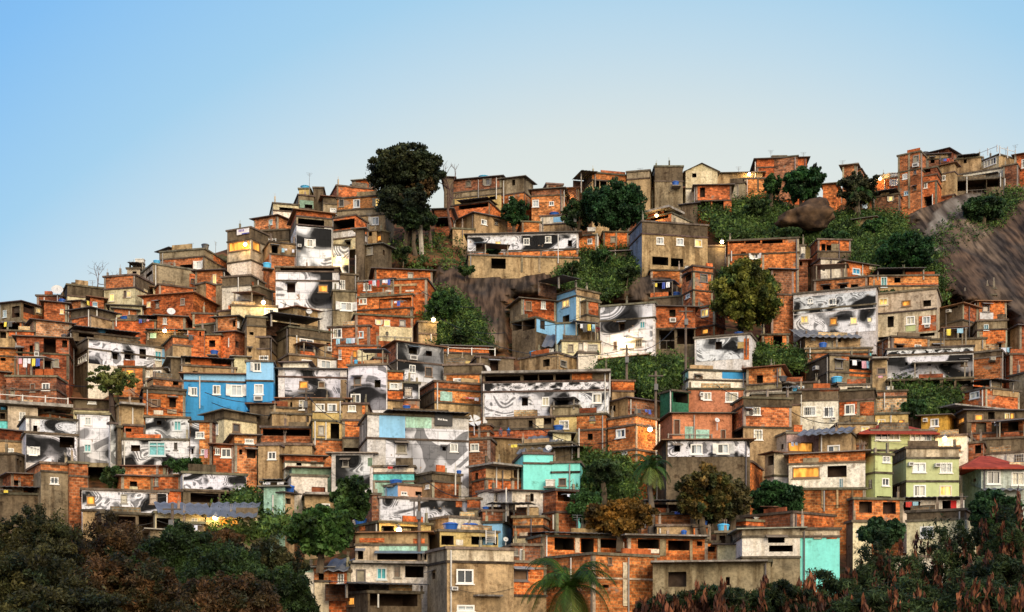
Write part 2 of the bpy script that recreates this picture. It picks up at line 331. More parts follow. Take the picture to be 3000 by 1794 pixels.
def window(kind,fc,r,e,proud=.03):
    a,b,z0,z1=r; W=b-a; Hh=z1-z0; ft=min(.09,W*.12)
    if kind in 'kv':
        mb=MB(); recess(mb,fc,r,.7 if kind=='k' else 2.0,'dark'); mb.build('opening',e,jit((.075,.05,.035),.35))  # reveals and back coloured near black, the room's shade painted in
        if kind=='v' and Hh>1.6:
            m=MB(); k=max(2,int(W/.5)); 
            m.tube(fc.at(a,z0+.75,-.05),fc.at(b,z0+.75,-.05),.03,.03,'metal',4)
            for i in range(1,k): m.tube(fc.at(a+W*i/k,z0,-.05),fc.at(a+W*i/k,z0+.75,-.05),.018,.018,'metal',4)
            m.build('railing',e,(.2,.17,.14))
            if W>1.5 and random.random()<.8:
                m=MB(); g=random.uniform(.2,.7); m.box(fc.at(a+W*g,z0+.02,-1.7),fc.u*min(.9,W*.25),-fc.n*.05,Vector((0,0,Hh*.7)),'wood'); m.build('inner_door',e,random.choice([(.12,.06,.03),(.3,.24,.16),(.1,.16,.2),(.25,.08,.04)]))
        return
    col={'w':(.78,.76,.7),'y':(.6,.55,.42),'s':random.choice([(.2,.13,.08),(.28,.25,.2),(.14,.12,.11)]),'b':(.55,.6,.6),'d':(.25,.2,.15),'e':(.2,.12,.06)}[kind]
    mb=MB(); recess(mb,fc,r,.16,'frame',False)
    for (p,q,c,d) in ((a,b,z0,z0+ft),(a,b,z1-ft,z1),(a,a+ft,z0+ft,z1-ft),(b-ft,b,z0+ft,z1-ft)):
        mb.box(fc.at(p,c,-.1),fc.u*(q-p),fc.n*(.1+proud),Vector((0,0,d-c)),'frame')
    nm=1 if W<1.5 else 3
    if kind in 'wyb' :
        for i in range(1,nm+1):
            t=a+W*i/(nm+1); mb.box(fc.at(t-.025,z0+ft,-.1),fc.u*.05,fc.n*.11,Vector((0,0,Hh-2*ft)),'frame')
        if Hh>1.0 and W>.7: mb.box(fc.at(a+ft,z0+Hh*.68,-.1),fc.u*(W-2*ft),fc.n*.115,Vector((0,0,.05)),'frame')
    mb.box(fc.at(a-.06,z0-.07,-.02),fc.u*(W+.12),fc.n*.12,Vector((0,0,.065)),'frame')
    fr=mb.build('door' if kind=='d' else 'window',e,col)
    if kind in 'sw' and random.random()<.3:
        g=MB(); k=max(3,int(W/.16))
        for i in range(1,k): g.box(fc.at(a+W*i/k-.01,z0,proud),fc.u*.02,fc.n*.02,Vector((0,0,Hh)),'metal')
        g.box(fc.at(a,z0+Hh*.5,proud+.02),fc.u*W,fc.n*.015,Vector((0,0,.02)),'metal'); g.build('window_grille',fr,random.choice([(.05,.05,.05),(.6,.58,.5)]))
    elif kind in 'swy' and W<1.3 and random.random()<.2:
        for sd in (0,1):
            if random.random()<.75:
                g=MB(); o_=fc.at(a,z0,proud) if sd==0 else fc.at(b,z0,proud); d_=(fc.u*(-1 if sd==0 else 1)*.5+fc.n*.3).normalized()*W*.48; g.box(o_,d_,fc.n*.03,Vector((0,0,Hh)),'wood'); g.build('shutter',fr,col)
    pm={'y':'yellow','e':'orange','d':'wood','s':'wood' if random.random()<.5 else 'glass','b':'paint'}.get(kind,'glass')
    pc={'d':random.choice([(.6,.57,.5),(.16,.07,.04),(.4,.35,.25)]),'b':random.choice([(.06,.3,.5),(.1,.42,.5),(.2,.5,.52)]),'s':random.choice([(.2,.12,.07),(.3,.27,.2),(.1,.09,.08)])}.get(kind,random.choice(GLASS))
    m=MB()
    if kind=='w' and W>.6 and random.random()<.65:      # one casement or curtain pale, the rest dark glass
        c=a+W*random.choice([.33,.5,.6]); m.quad([fc.at(a,z0,-.09),fc.at(c,z0,-.09),fc.at(c,z1,-.09),fc.at(a,z1,-.09)],'glass')
        m2=MB(); m2.quad([fc.at(c,z0,-.08),fc.at(b,z0,-.08),fc.at(b,z1,-.08),fc.at(c,z1,-.08)],'cloth')
        m.build('pane',fr,random.choice(GLASS[:2])); m2.build('curtain',fr,random.choice([(.55,.5,.38),(.5,.55,.58),(.62,.6,.5)]))
    else:
        m.quad([fc.at(a,z0,-.09),fc.at(b,z0,-.09),fc.at(b,z1,-.09),fc.at(a,z1,-.09)],pm)
        m.build('pane',fr,pc)
def gz(x,y,D):                                  # height of the hillside under a point at distance D
    q=y
    while Dh(q)+OFF(x,q)>D and q<2400: q+=6
    return ZZ(q,D)
def house(line,ox,oy,parent=None):
    geo,bands,items,look=[q.strip() for q in (line[1:] if line[0]=='+' else line).split('|')] if line.count('|')==3 else [q.strip() for q in (line[1:] if line[0]=='+' else line).split('|')]+['']*(3-line.count('|'))
    g=[float(q) for q in geo.split()]; X=lambda v: ox+v/K; Y=lambda v: oy+v/K
    xl,xc,xr,yb=X(g[0]),X(g[1]),X(g[2]),Y(g[3])
    D=HD[parent.name][0] if parent else Dh(yb)
    if parent: D=D+(.35 if abs(Y(g[3])-HD[parent.name][1])<3 else 1.2)+.02*random.random()
    if len(g)>4: D+=g[4]
    D+=random.uniform(-.15,.15)
    k=(xc-CX)/F; ray=Vector((k,1,0)).normalized(); side=Vector((ray.y,-ray.x,0)); c0=Vector((k*D,D,0))
    a,b=xc-xl,xr-xc; lim=.13*(a+b)
    def ln(u,x):
        kk=(x-CX)/F; return (kk*c0.y-c0.x)/(u.x-kk*u.y)
    if a<=lim and b>lim:   # only the right hand face shows
        xc=xl; k=(xc-CX)/F; ray=Vector((k,1,0)).normalized(); side=Vector((ray.y,-ray.x,0)); c0=Vector((k*D,D,0))
        ph=math.radians(random.choice([-1,1])*random.uniform(3,13)); uA=ray*math.cos(ph)-side*math.sin(ph); uB=side*math.cos(ph)+ray*math.sin(ph); LB=ln(uB,xr); LA=5.0
    elif b<=lim:
        xc=xr; k=(xc-CX)/F; ray=Vector((k,1,0)).normalized(); side=Vector((ray.y,-ray.x,0)); c0=Vector((k*D,D,0))
        ph=math.radians(random.choice([-1,1])*random.uniform(3,13)); uB=ray*math.cos(ph)+side*math.sin(ph); uA=-side*math.cos(ph)+ray*math.sin(ph); LA=ln(uA,xl); LB=5.0
    else:
        al=max(math.radians(17),min(math.radians(73),math.atan2(b,a)))
        uA=-side*math.cos(al)+ray*math.sin(al); uB=side*math.sin(al)+ray*math.cos(al); LA=ln(uA,xl); LB=ln(uB,xr)
    nA=-uB; nB=-uA
    fA=Face(c0,uA,LA,nA); fB=Face(c0,uB,LB,nB)
    def pick(x): 
        if a<=lim: return fB
        if b<=lim: return fA
        return fA if x<xc else fB
    bl=[]
    for t in bands.split():
        mt,y=t.split('@'); mm=mt.split('/'); bl.append((mm[0],mm[-1],Y(float(y))))
    zs=[ZZ(q[2],c0.y) for q in bl]; zend=min(ZZ(yb,c0.y)-.6,gz(xc,yb,D)-.5)
    if parent: zend=ZZ(yb,c0.y)-.2
    e=parent
    if not parent:
        m0=bl[-1][1] if len(bl)<2 else bl[1][1]
        nm={'B':'brick_house','C':'plaster_house'}.get(m0[0],'painted_house')
        w=look.split()
        for kw,n2 in (('shed','shed'),('shack','shack'),('wall house','terrace_house'),('hut','hut'),('shelter','shelter')):
            if kw in look: nm=n2
        e=empty(nm,(c0.x,c0.y,ZZ(yb,c0.y))); HD[e.name]=(D,yb,look)
        tag(e,uniq(look),'house','hillside houses')
    look=HD[e.name][2]; lk=look if len(look.split())<=10 else ' '.join(look.split()[:10])
    its=[]
    flags=''
    for q in items.split():
        if len(q)==1: flags+=q
    for c,tone,v in parse_items(' '.join(q for q in items.split() if len(q)>1)):
        v=[X(v[0]),Y(v[1])]+[q/K for q in v[2:]]; its.append((c,tone,v))
    holes={id(fA):[],id(fB):[]}; wins=[]
    for c,tone,v in its:
        if c in 'kvwysbde':
            f=pick(v[0]+v[2]/2); r=f.rect(*v[:4]); r=(max(.08,r[0]),min(f.L-.08,r[1]),r[2],r[3])
            if r[1]-r[0]<.1 or r[3]>zs[0]+.25: 
                if r[1]-r[0]<.1: continue
            r=(r[0],r[1],r[2],min(r[3],zs[0]-.12))
            if r[3]-r[2]<.15: continue
            if any(o[0]<r[1] and r[0]<o[1] and o[2]<r[3] and r[2]<o[3] for o in holes[id(f)]): continue
            holes[id(f)].append(r); wins.append((c,f,r))
    hue=jitb((1,1,1))
    frame=MB(); tops=zs+[zend]; nb=len(bl)
    up=Vector((0,0,1)); conc=jit((.3,.25,.18),.25); slab=MB()
    for i,(ma,mb_,y) in enumerate(bl):
        z1,z0=tops[i],tops[i+1]
        if z1-z0<.02: continue
        uo=(random.uniform(0,50),random.uniform(0,3))
        same=ma==mb_
        jj=random.uniform(-.1,.1)
        for (tn,fl) in (((ma,(fA,fB)),) if same else ((ma,(fA,)),(mb_,(fB,)))):  # big beige house has its left side's shade painted as a darker tone
            mat,col=TONE[tn]; w=MB()
            for f in fl:
                hs=[h for h in holes[id(f)] if h[3]>z0 and h[2]<z1]
                grid(w,f,0,f.L,z0,z1,hs,mat,0,uo)
            p=c0+uA*LA; q=c0+uB*LB; bk=p+uB*LB
            if fA in fl: w.quad([(p.x,p.y,z0),(bk.x,bk.y,z0),(bk.x,bk.y,z1),(p.x,p.y,z1)],mat)
            if fB in fl: w.quad([(q.x,q.y,z0),(bk.x,bk.y,z0),(bk.x,bk.y,z1),(q.x,q.y,z1)],mat)
            w.build('wall',e,jit(tuple(cc*(1+jj)*q_ for cc,q_ in zip(col,hue if mat=='brick' else (1,1,1))),.07))
        for tn,f in ((ma,fA),(mb_,fB)):
            if i>0 and f.L>.6:      # floor slab edge
                strip(slab,f,-.09,f.L+.05,z1-.07,z1+.07,.09,'conc')
            if tn[0]=='B' and z1-z0>1.2 and f.L>1.5:
                n=max(1,round(f.L/4.2))
                for j in range(n+1):
                    t=min(max(0,f.L*j/n-.1),f.L-.2)
                    if any(h[0]<t+.2 and t<h[1] and h[3]>z0 and h[2]<z1 for h in holes[id(f)]): continue
                    if random.random()<.75: fm=MB(); strip(fm,f,t,t+.2,max(z0,ZZ(yb,c0.y)-.3),z1-.1,.018,'conc'); fm.build('column',e,jit(conc,.1))
    slab.build('floor_slab',e,jit((.12,.09,.065),.3))
    # roof
    if not parent and not any(q in flags for q in 'SYX') and random.random()<.25 and not any(c in 'JFZXTtnN' for c,_,_ in its): flags+='S'; rusty=random.choice([(.22,.1,.05),(.3,.27,.22),(.12,.11,.11),(.16,.08,.05)])
    else: rusty=(.12,.1,.085)
    rf=MB(); ov=.38 if 'S' in flags else .13; th=.07 if 'S' in flags else .16
    o=c0-uA*ov-uB*ov; zt=zs[0]; up=Vector((0,0,1))
    if 'S' in flags:
        t1=random.uniform(.05,.22)
        A=[o,o+uB*(LB+2*ov),o+uB*(LB+2*ov)+uA*(LA+2*ov),o+uA*(LA+2*ov)]
        dz=[0,-t1*.6,0,-t1*.3] if random.random()<.5 else [0,.08,.16,.1]
        T=[Vector((q.x,q.y,zt+.02+z)) for q,z in zip(A,dz)]; Bt=[q-Vector((0,0,th)) for q in T]
        rf.quad(T,'sheet'); rf.quad(Bt[::-1],'sheet')
        for i in range(4): rf.quad([Bt[i],Bt[(i+1)%4],T[(i+1)%4],T[i]],'sheet')
        rf.build('roof_sheet',e,jit(rusty,.3))
    elif 'Y' in flags:
        f=fB if b>a else fA; L=f.L; ap=min(1.6,L*.22); dep=(LA if f is fB else LB)
        g0,g1,g2=f.at(0,zt,0),f.at(L,zt,0),f.at(L/2,zt+ap,0); bk=-f.n*dep
        w=MB(); w.quad([g0,g1,g2],TONE[bl[0][0]][0]); w.quad([g1+bk,g0+bk,g2+bk],TONE[bl[0][0]][0]); w.build('gable_wall',e,TONE[bl[0][0]][1])
        a0,a1,a2=f.at(-.3,zt-.15,.3),f.at(L+.3,zt-.15,.3),f.at(L/2,zt+ap+.06,.3); bk=-f.n*(dep+.6)
        rf.quad([a0,a2,a2+bk,a0+bk],'sheet'); rf.quad([a2,a1,a1+bk,a2+bk],'sheet'); rf.build('roof_sheet',e,(.3,.24,.18))
    else:
        rf.box((o.x,o.y,zt-th*.5),uB*(LB+2*ov),uA*(LA+2*ov),(0,0,th),'conc')
        rf.build('roof_slab',e,jit((.15,.12,.085),.35))

    # small things every house here has: starter stubs, broken parapets, down pipes, awnings
    R=random.random; mf=fB if b>=a else fA
    if not parent and 'S' not in flags and 'Y' not in flags and 'X' not in flags:
        if R()<.55 and mf.L>2:
            l=mf.L*random.uniform(.25,.6); t=random.uniform(0,mf.L-l); hh=random.uniform(.25,.55); m=MB(); m.box(mf.at(t,zt+.085,.0),mf.u*l,-mf.n*.14,up*hh,'brick' if R()<.6 else 'plaster')
            m.build('parapet',e,jit(TONE[random.choice(['B0','B1','C2','C1'])][1],.1) )
        for t in (.1,mf.L-.3,mf.L*.5):
            if R()<.28:
                m=MB(); hh=random.uniform(.3,.8); m.box(mf.at(t,zt+.085,-.2),mf.u*.16,-mf.n*.16,up*hh,'conc')
                for q in (.04,.12): m.tube(mf.at(t+q,zt+hh,-.25),mf.at(t+q+random.uniform(-.06,.06),zt+hh+.45,-.28),.012,.012,'metal',3)
                m.build('starter_column',e,jit(conc,.1))

    if not parent and 'S' not in flags and R()<.22 and mf.L>3.2 and bl[0][2]>ysky(xc)+75 and not any(c in 'JFZX' for c,_,_ in its):
        l=random.uniform(1.8,min(4.5,mf.L*.6)); t=random.uniform(0,mf.L-l); hh=random.uniform(1.2,1.7); m=MB(); s1=random.uniform(-.15,.2)
        q=[mf.at(t-.2,zt+hh,.15),mf.at(t+l+.2,zt+hh+s1,.15),mf.at(t+l+.2,zt+hh+s1+.25,-2.4),mf.at(t-.2,zt+hh+.2,-2.4)]
        m.quad(q,'sheet'); q2=[p_-up*.05 for p_ in q]; m.quad(q2[::-1],'sheet')
        for i_ in range(4): m.quad([q2[i_],q2[(i_+1)%4],q[(i_+1)%4],q[i_]],'sheet')
        m.build('lean_to_roof',e,random.choice([(.1,.095,.1),(.2,.1,.06),(.3,.28,.25),(.13,.14,.17)]))
        for t_ in (t,t+l-.1):
            for dd_ in (0,-2.1): m=MB(); m.box(mf.at(t_,zt,dd_),mf.u*.1,-mf.n*.1,up*(hh+.02),'wood'); m.build('post',e,(.3,.25,.18))
        if R()<.3: laundry_(mf,t+.2,t+l-.2,zt+hh-.25,zt+hh-1.0,lk)
    zf=ZZ(yb,c0.y)
    for f in (fA,fB):
        if f.L>1.8 and R()<.4:
            t=random.choice([.22,f.L-.3,f.L*random.uniform(.3,.7)]); 
            if not any(h[0]-.1<t<h[1]+.1 for h in holes[id(f)]):
                m=MB(); m.tube(f.at(t,zf,.1),f.at(t,zs[0]-.15,.1),.05,.05,'plastic',6); m.build('drain_pipe',e,random.choice([(.6,.57,.5),(.3,.28,.25),(.12,.1,.09)]))
        if f.L>3 and R()<.25:
            z=(zf+zs[0])/2+random.uniform(-.5,.5); m=MB(); n_=8; pr=None
            for q in range(n_+1):
                p_=f.at(f.L*q/n_,z-.35*math.sin(math.pi*q/n_),.14)
                if pr: m.tube(pr,p_,.014,.014,'metal',3)
                pr=p_
            m.build('wall_cable',e,(.02,.02,.02))
    for c,f,r in wins:
        if c in 'kvs' and R()<.3 and r[3]<zs[0]-.3:
            m=MB(); A_=[f.at(r[0]-.15,r[3]+.2,.0),f.at(r[1]+.15,r[3]+.2,.0),f.at(r[1]+.15,r[3]+.02,.55),f.at(r[0]-.15,r[3]+.02,.55)]
            m.quad(A_,'sheet'); m.quad([q-up*.03 for q in A_[::-1]],'sheet'); m.quad([A_[3]-up*.03,A_[2]-up*.03,A_[2],A_[3]],'sheet'); m.build('awning',e,random.choice([(.1,.09,.08),(.25,.2,.15),(.3,.3,.3),(.15,.2,.25)]))
        if c in 'ksw' and R()<.08 and zf<r[2]-1:
            w_=min(.7,(r[1]-r[0])); m=MB(); m.box(f.at(r[0],r[2]-.55,-.02),f.u*w_,f.n*.34,up*.4,'frame'); ac=m.build('air_conditioner',e,(.55,.53,.48)); m=MB(); m.box(f.at(r[0]+w_*.15,r[2]-.47,.322),f.u*w_*.7,f.n*.005,up*.24,'frame'); m.build('grille',ac,(.1,.09,.08))
    n=0
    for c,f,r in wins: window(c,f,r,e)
    for c,tone,v in its:
        if c in 'xm':
            f=pick(v[0]+v[2]/2); a_,b_,z0,z1=f.rect(*v[:4]); a_=max(0.01,a_); b_=min(f.L-.01,b_); z1=min(z1,zs[0]-.09)
            if b_-a_<.05 or z1-z0<.05: continue
            hs=[h for h in holes[id(f)] if h[3]>z0 and h[2]<z1 and h[1]>a_ and h[0]<b_]
            n+=1; off=.022+.004*n; m=MB()
            if c=='m':
                grid(m,f,a_,b_,z0,z1,hs,'mural',off,norm=(a_,z0,min(z1-z0,7)))
                m.build('paper_mural',e,jit((.9,.9,.93),.08))
            else:
                mt,col=TONE[tone]
                off2=off if tone[0]!='C' else off+.05
                grid(m,f,a_,b_,z0,z1,hs,mt,off2,(random.random()*9,0))
                m.build('wall_panel',e,jit(col,.08))
        elif c=='g':
            f=pick(v[0]); r=f.rect(*v[:4]); m=MB(); m.box(f.at(r[0],r[2],.1),f.u*(r[1]-r[0]),f.n*.06,Vector((0,0,r[3]-r[2])),'frame'); s=m.build('sign_board',e,(.008,.008,.012))
            m=MB(); zc=r[2]+(r[3]-r[2])*.42; L=r[1]-r[0]
            for t in (.16,.2,.26,.31,.36,.44,.48,.53,.58,.63,.67):
                m.box(f.at(r[0]+L*t,zc-.1*t,.162),f.u*L*.035,f.n*.004,Vector((0,0,.1 if int(t*100)%2 else .14)),'frame')
            m.build('lettering',s,(.8,.8,.8))
        elif c=='G':
            f=pick(v[0]); r=f.rect(*v[:4]); m=MB(); m.box(f.at(r[0],r[2],.1),f.u*(r[1]-r[0]),f.n*.03,Vector((0,0,r[3]-r[2])),'cloth'); s=m.build('banner',e,(.75,.73,.74)); m=MB(); L=r[1]-r[0]; Hb=r[3]-r[2]
            for t in (.4,.52,.64,.76): m.box(f.at(r[0]+L*t,r[2]+Hb*.42,.132),f.u*L*.085,f.n*.004,Vector((0,0,Hb*.36)),'cloth')
            m.build('lettering',s,(.22,.16,.42)); m=MB(); m.box(f.at(r[0]+L*.0,r[2],.134),f.u*L*.6,f.n*.004,Vector((0,0,Hb*.16)),'cloth'); m.build('lower_stripe',s,(.05,.06,.3))
        elif c in 'tTNn':
            f=pick(v[0]+v[2]/2); t=f.tx(v[0]+v[2]/2); d=f.depth(max(0,min(f.L,t))); rr=v[2]/F*d/2
            dd=d+rr+.15; zb=ZZ(v[1]+v[3],dd); top=zs[0]+.09
            if zb<top-.7:      # stands on a ledge before the wall
                dd=d-rr*1.0-.12; zb=ZZ(v[1]+v[3],dd); m=MB(); q=f.at(t,zb,0)
                m.box(f.at(t-rr*1.2,zb-.12,-.02),f.u*rr*2.4,f.n*(rr*2.4),Vector((0,0,.11)),'conc'); m.build('ledge',e,(.25,.22,.18))
            elif zb<top+1.0: zb=top
            else:
                m=MB(); w_=rr*.8; xx=(v[0]+v[2]/2-CX)/F*dd
                for sx in (-1,1):
                    for sy in (-1,1): m.box((xx+sx*w_-.06,dd+sy*w_-.06,top-.2),(.12,0,0),(0,.12,0),(0,0,zb-top+.15),'conc')
                m.box((xx-rr,dd-rr,zb-.1),(2*rr,0,0),(0,2*rr,0),(0,0,.09),'conc'); m.build('tank_stand',e,(.3,.26,.2))
            tank(v[0],v[1],v[2],v[3],dd,zb,c,lk)
        elif c=='c': laundry(v[0],v[1],v[2],v[3],pick(v[0]+v[2]/2),lk)
        elif c=='l': lamp(v[0],v[1],pick(v[0]),lk)
        elif c in 'qQ': dish(pick(v[0]),v[0],v[1],v[2],v[3],c=='Q',lk)
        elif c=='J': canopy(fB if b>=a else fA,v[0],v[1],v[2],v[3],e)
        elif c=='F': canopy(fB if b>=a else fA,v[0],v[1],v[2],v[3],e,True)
        elif c=='Z': sheetroof(fB if b>=a else fA,v[0],v[1],v[2],v[3],e)
        elif c=='X': hiproof(fB if b>=a else fA,v[0],v[1],v[2],v[3],e)
        elif c=='p':
            f=pick(v[0]); t=f.tx(v[0]); d=f.depth(t); z0,z1=ZZ(v[1]+v[3],d),ZZ(v[1],d); m=MB()
            an=z0>zs[0]-.3
            if an:
                m.tube(f.at(t,zs[0],-.2),f.at(t,z1,-.2),.03,.02,'metal',5)
                for q in range(3): m.tube(f.at(t-.35+.08*q,z1-.15*q,-.2),f.at(t+.35-.08*q,z1-.15*q,-.2),.012,.012,'metal',4)
                m.build('antenna',e,(.22,.21,.2))
            else:
                m.tube(f.at(t,z0,.09),f.at(t,z1,.09),.055,.055,'plastic',6); m.build('drain_pipe',e,(.6,.57,.5))
        elif c=='r':
            f=pick(v[0]+v[2]/2); r=f.rect(*v[:4]); m=MB(); kk=max(2,int((r[1]-r[0])/1.4))
            for i in range(kk+1):
                t=r[0]+(r[1]-r[0])*i/kk; m.box(f.at(t,r[2],.12),f.u*.09,f.n*.09,Vector((0,0,(r[3]-r[2])*random.uniform(.85,1))),'frame')
            m.box(f.at(r[0],r[2]+(r[3]-r[2])*.72,.14),f.u*(r[1]-r[0]),f.n*.05,Vector((0,0,.05)),'frame'); m.build('railing',e,(.62,.6,.55) if v[3]*K>50 else (.2,.18,.15))
        elif c=='a':
            f=pick(v[0]); r=f.rect(*v[:4]); m=MB(); m.box(f.at(r[0],r[2],-.02),f.u*(r[1]-r[0]),f.n*.38,Vector((0,0,r[3]-r[2])),'frame'); ac=m.build('air_conditioner',e,(.62,.6,.55))
            m=MB(); L=r[1]-r[0]; H_=r[3]-r[2]; m.box(f.at(r[0]+L*.15,r[2]+H_*.2,.362),f.u*L*.7,f.n*.006,Vector((0,0,H_*.6)),'frame'); m.build('grille',ac,(.1,.09,.08))
        elif c=='u':
            f=pick(v[0]); r=f.rect(*v[:4]); b0=f.at(r[0],r[2],.9); b1=f.at(r[0]+.2,r[3],.3); off=f.u*.55+f.u*.1; l=empty('ladder',b0); m=MB()
            for q in (Vector((0,0,0)),off): m.tube(b0+q,b1+q,.035,.035,'wood',5)
            for i in range(1,7): s=b0.lerp(b1,i/7); m.tube(s,s+off,.025,.025,'wood',5)
            m.build('ladder_frame',l,(.7,.66,.58)); tag(l,uniq('pale wooden ladder leaning on the '+lk),'ladder')
    return e
# ---------------------------------------------------------------- vegetation
def leafmesh(name,pts,size,alt,parent,c1,c2,base,long=1.0,droop=False):
    n=len(pts); pts=np.asarray(pts); th=rng.uniform(0,2*np.pi,n); ph=np.arccos(rng.uniform(-1,1,n))
    nx=np.stack([np.sin(ph)*np.cos(th),np.sin(ph)*np.sin(th),np.cos(ph)],1)
    r=rng.normal(size=(n,3)); u=np.cross(nx,r); u/=np.linalg.norm(u,axis=1)[:,None]+1e-9
    if droop: u=np.stack([rng.normal(0,.25,n),rng.normal(0,.25,n),-np.ones(n)],1); u/=np.linalg.norm(u,axis=1)[:,None]
    w=np.cross(nx,u); w/=np.linalg.norm(w,axis=1)[:,None]+1e-9
    s=size*rng.uniform(.6,1.4,n)[:,None]
    a=u*s*long; b=w*s*.55
    V=np.stack([pts-a,pts-b*1.0,pts+a,pts+b],1).reshape(-1,3)-np.array(base)
    me=bpy.data.meshes.new(name); me.vertices.add(4*n); me.vertices.foreach_set('co',V.astype(np.float32).ravel())
    me.loops.add(4*n); me.loops.foreach_set('vertex_index',np.arange(4*n,dtype=np.int32)); me.polygons.add(n)
    me.polygons.foreach_set('loop_start',np.arange(0,4*n,4,dtype=np.int32)); me.update(calc_edges=True)
    at=me.attributes.new('alt','FLOAT','POINT'); at.data.foreach_set('value',np.repeat(np.asarray(alt,dtype=np.float32),4))
    me.materials.append(M['leaf']); o=bpy.data.objects.new(name,me); C.objects.link(o); o.color=(*c1,1); o['tint2']=[*c2,1.0]
    if parent: o.parent=parent
    else: o.location=base
    return o
def blob_pts(c,r,ncl,per,shell=.55):
    ncl=int(ncl*1.35); per=int(per*1.25)
    P_=[];A=[]
    for _ in range(ncl):
        v=rng.normal(size=3); v/=np.linalg.norm(v); k=rng.uniform(.25,1)**.5
        cc=np.array(c)+v*np.array(r)*k*.82; cr=np.array(r)*rng.uniform(.08,.27)*rng.uniform(.7,1.3,3)
        q=rng.normal(size=(per,3)); q/=np.linalg.norm(q,axis=1)[:,None]; q*=(rng.uniform(.3,1.0,per)+.25*np.abs(rng.normal(size=per)))[:,None]
        P_.append(cc+q*cr); A.append(np.full(per,rng.uniform(0,1))*.8+rng.uniform(0,.2,per))
    return np.concatenate(P_),np.concatenate(A)
def limbs(mb,a,b,r,depth,spread,L0=None):
    a,b=Vector(a),Vector(b); m=a.lerp(b,.5)+Vector([random.uniform(-1,1)*(b-a).length*.06 for _ in range(3)])
    mb.tube(a,m,r,r*.8,'bark'); mb.tube(m,b,r*.8,r*.6,'bark')
    if depth>0:
        L=L0 or (b-a).length
        for _ in range(random.choice([2,3,3])):
            d=((b-a).normalized()+Vector([random.uniform(-spread,spread) for _ in range(3)])).normalized()
            limbs(mb,b,b+d*L*random.uniform(.55,.8),r*.55,depth-1,spread,L*.68 if L0 else None)
def tree(x,y,w,h,d,base_y,c1,c2,label,name='tree',cat='tree',leaf=.14,dens=1.0,lobes=5,trunk=.28,tcol=(.12,.09,.06),long=1.0):
    """crown box x..x+w, y..y+h in photograph pixels at distance d; trunk foot at row base_y"""
    cx=(x+w/2-CX)/F*d; cz=ZZ(y+h/2,d); rx=w/F*d/2; rz=h/F*d/2; zb=min(ZZ(base_y,d),cz-rz*.6); ry=min(rx,rz*1.3)
    e=empty(name,(cx,d,zb)); mb=MB(); limbs(mb,(cx,d,zb-1),(cx+random.uniform(-.2,.2)*rx,d,cz-rz*.45),trunk,3,.6,min(rx,rz)*.55); mb.build('trunk',e,tcol)
    P_=[];A=[]
    for i in range(lobes):
        t=2*math.pi*i/lobes+.6; k=.5 if lobes>1 else 0
        c=(cx+math.cos(t)*rx*k,d+random.uniform(-.4,.4)*ry,cz+math.sin(t)*rz*k*.9)
        p,a=blob_pts(c,(rx*(1-k)*1.15,ry*.8,rz*(1-k)*1.15),max(6,int(20*dens)),int(110*dens)); P_.append(p);A.append(a)
    p,a=blob_pts((cx,d,cz),(rx*.8,ry*.8,rz*.8),max(8,int(26*dens)),int(100*dens)); P_.append(p);A.append(a)
    leafmesh('crown',np.concatenate(P_),leaf,np.concatenate(A),e,c1,c2,(cx,d,zb),long)
    tag(e,uniq(label),cat,'trees and shrubs on the hill'); return e
def palm(x,y,r,d,base_y,n,label,c1=(.04,.09,.02),c2=(.16,.17,.04)):
    cx=(x-CX)/F*d; cz=ZZ(y,d); R=r/F*d; zb=ZZ(base_y,d); e=empty('palm_tree',(cx,d,zb)); mb=MB()
    for i in range(6): mb.tube((cx+.1*math.sin(i),d,zb-1+(cz-zb+1)*i/6),(cx+.1*math.sin(i+1)*(i<5),d,zb-1+(cz-zb+1)*(i+1)/6),.24-.015*i,.225-.015*i,'bark',8)
    mb.build('trunk',e,(.16,.13,.1))
    for i in range(n):
        az=2*math.pi*i/n+random.uniform(-.2,.2); el=random.choice([1.25,1.0,.7,.4,.1,-.3]); L=R*random.uniform(.8,1.2); p=Vector((cx,d,cz)); dr=Vector((math.cos(az)*math.cos(el),math.sin(az)*math.cos(el),math.sin(el)))
        m=MB(); seg=14; cur=p.copy(); v=dr.copy(); col=c1 if el>.3 else tuple((a+b)/2 for a,b in zip(c1,c2))
        for k in range(seg):
            nx=cur+v*(L/seg); m.tube(cur,nx,.03*(1-k/seg)+.008,.03*(1-(k+1)/seg)+.008,'bark',4)
            sd=v.cross(Vector((0,0,1))); sd=sd.normalized() if sd.length>.05 else Vector((1,0,0)); ll=L*.24*math.sin(math.pi*min(1,(k+2)/(seg+1)))+.1
            for s in (-1,1):
                for q in range(4):
                    b0=cur.lerp(nx,q/4+.1); tip=b0+(sd*s*.8+v*.55-Vector((0,0,.35+.3*random.random()))).normalized()*ll
                    wv=v*.016*max(1,R/2.5); m.quad([b0-wv,b0+wv,tip+wv*.2,tip-wv*.2],'leaf')
            cur=nx; v=(v-Vector((0,0,.14+.02*k*.6))).normalized()
        fo=m.build('frond',e,jit(col,.25)); fo['tint2']=[*c2,1.0]
    tag(e,uniq(label),'palm tree','palm trees'); return e
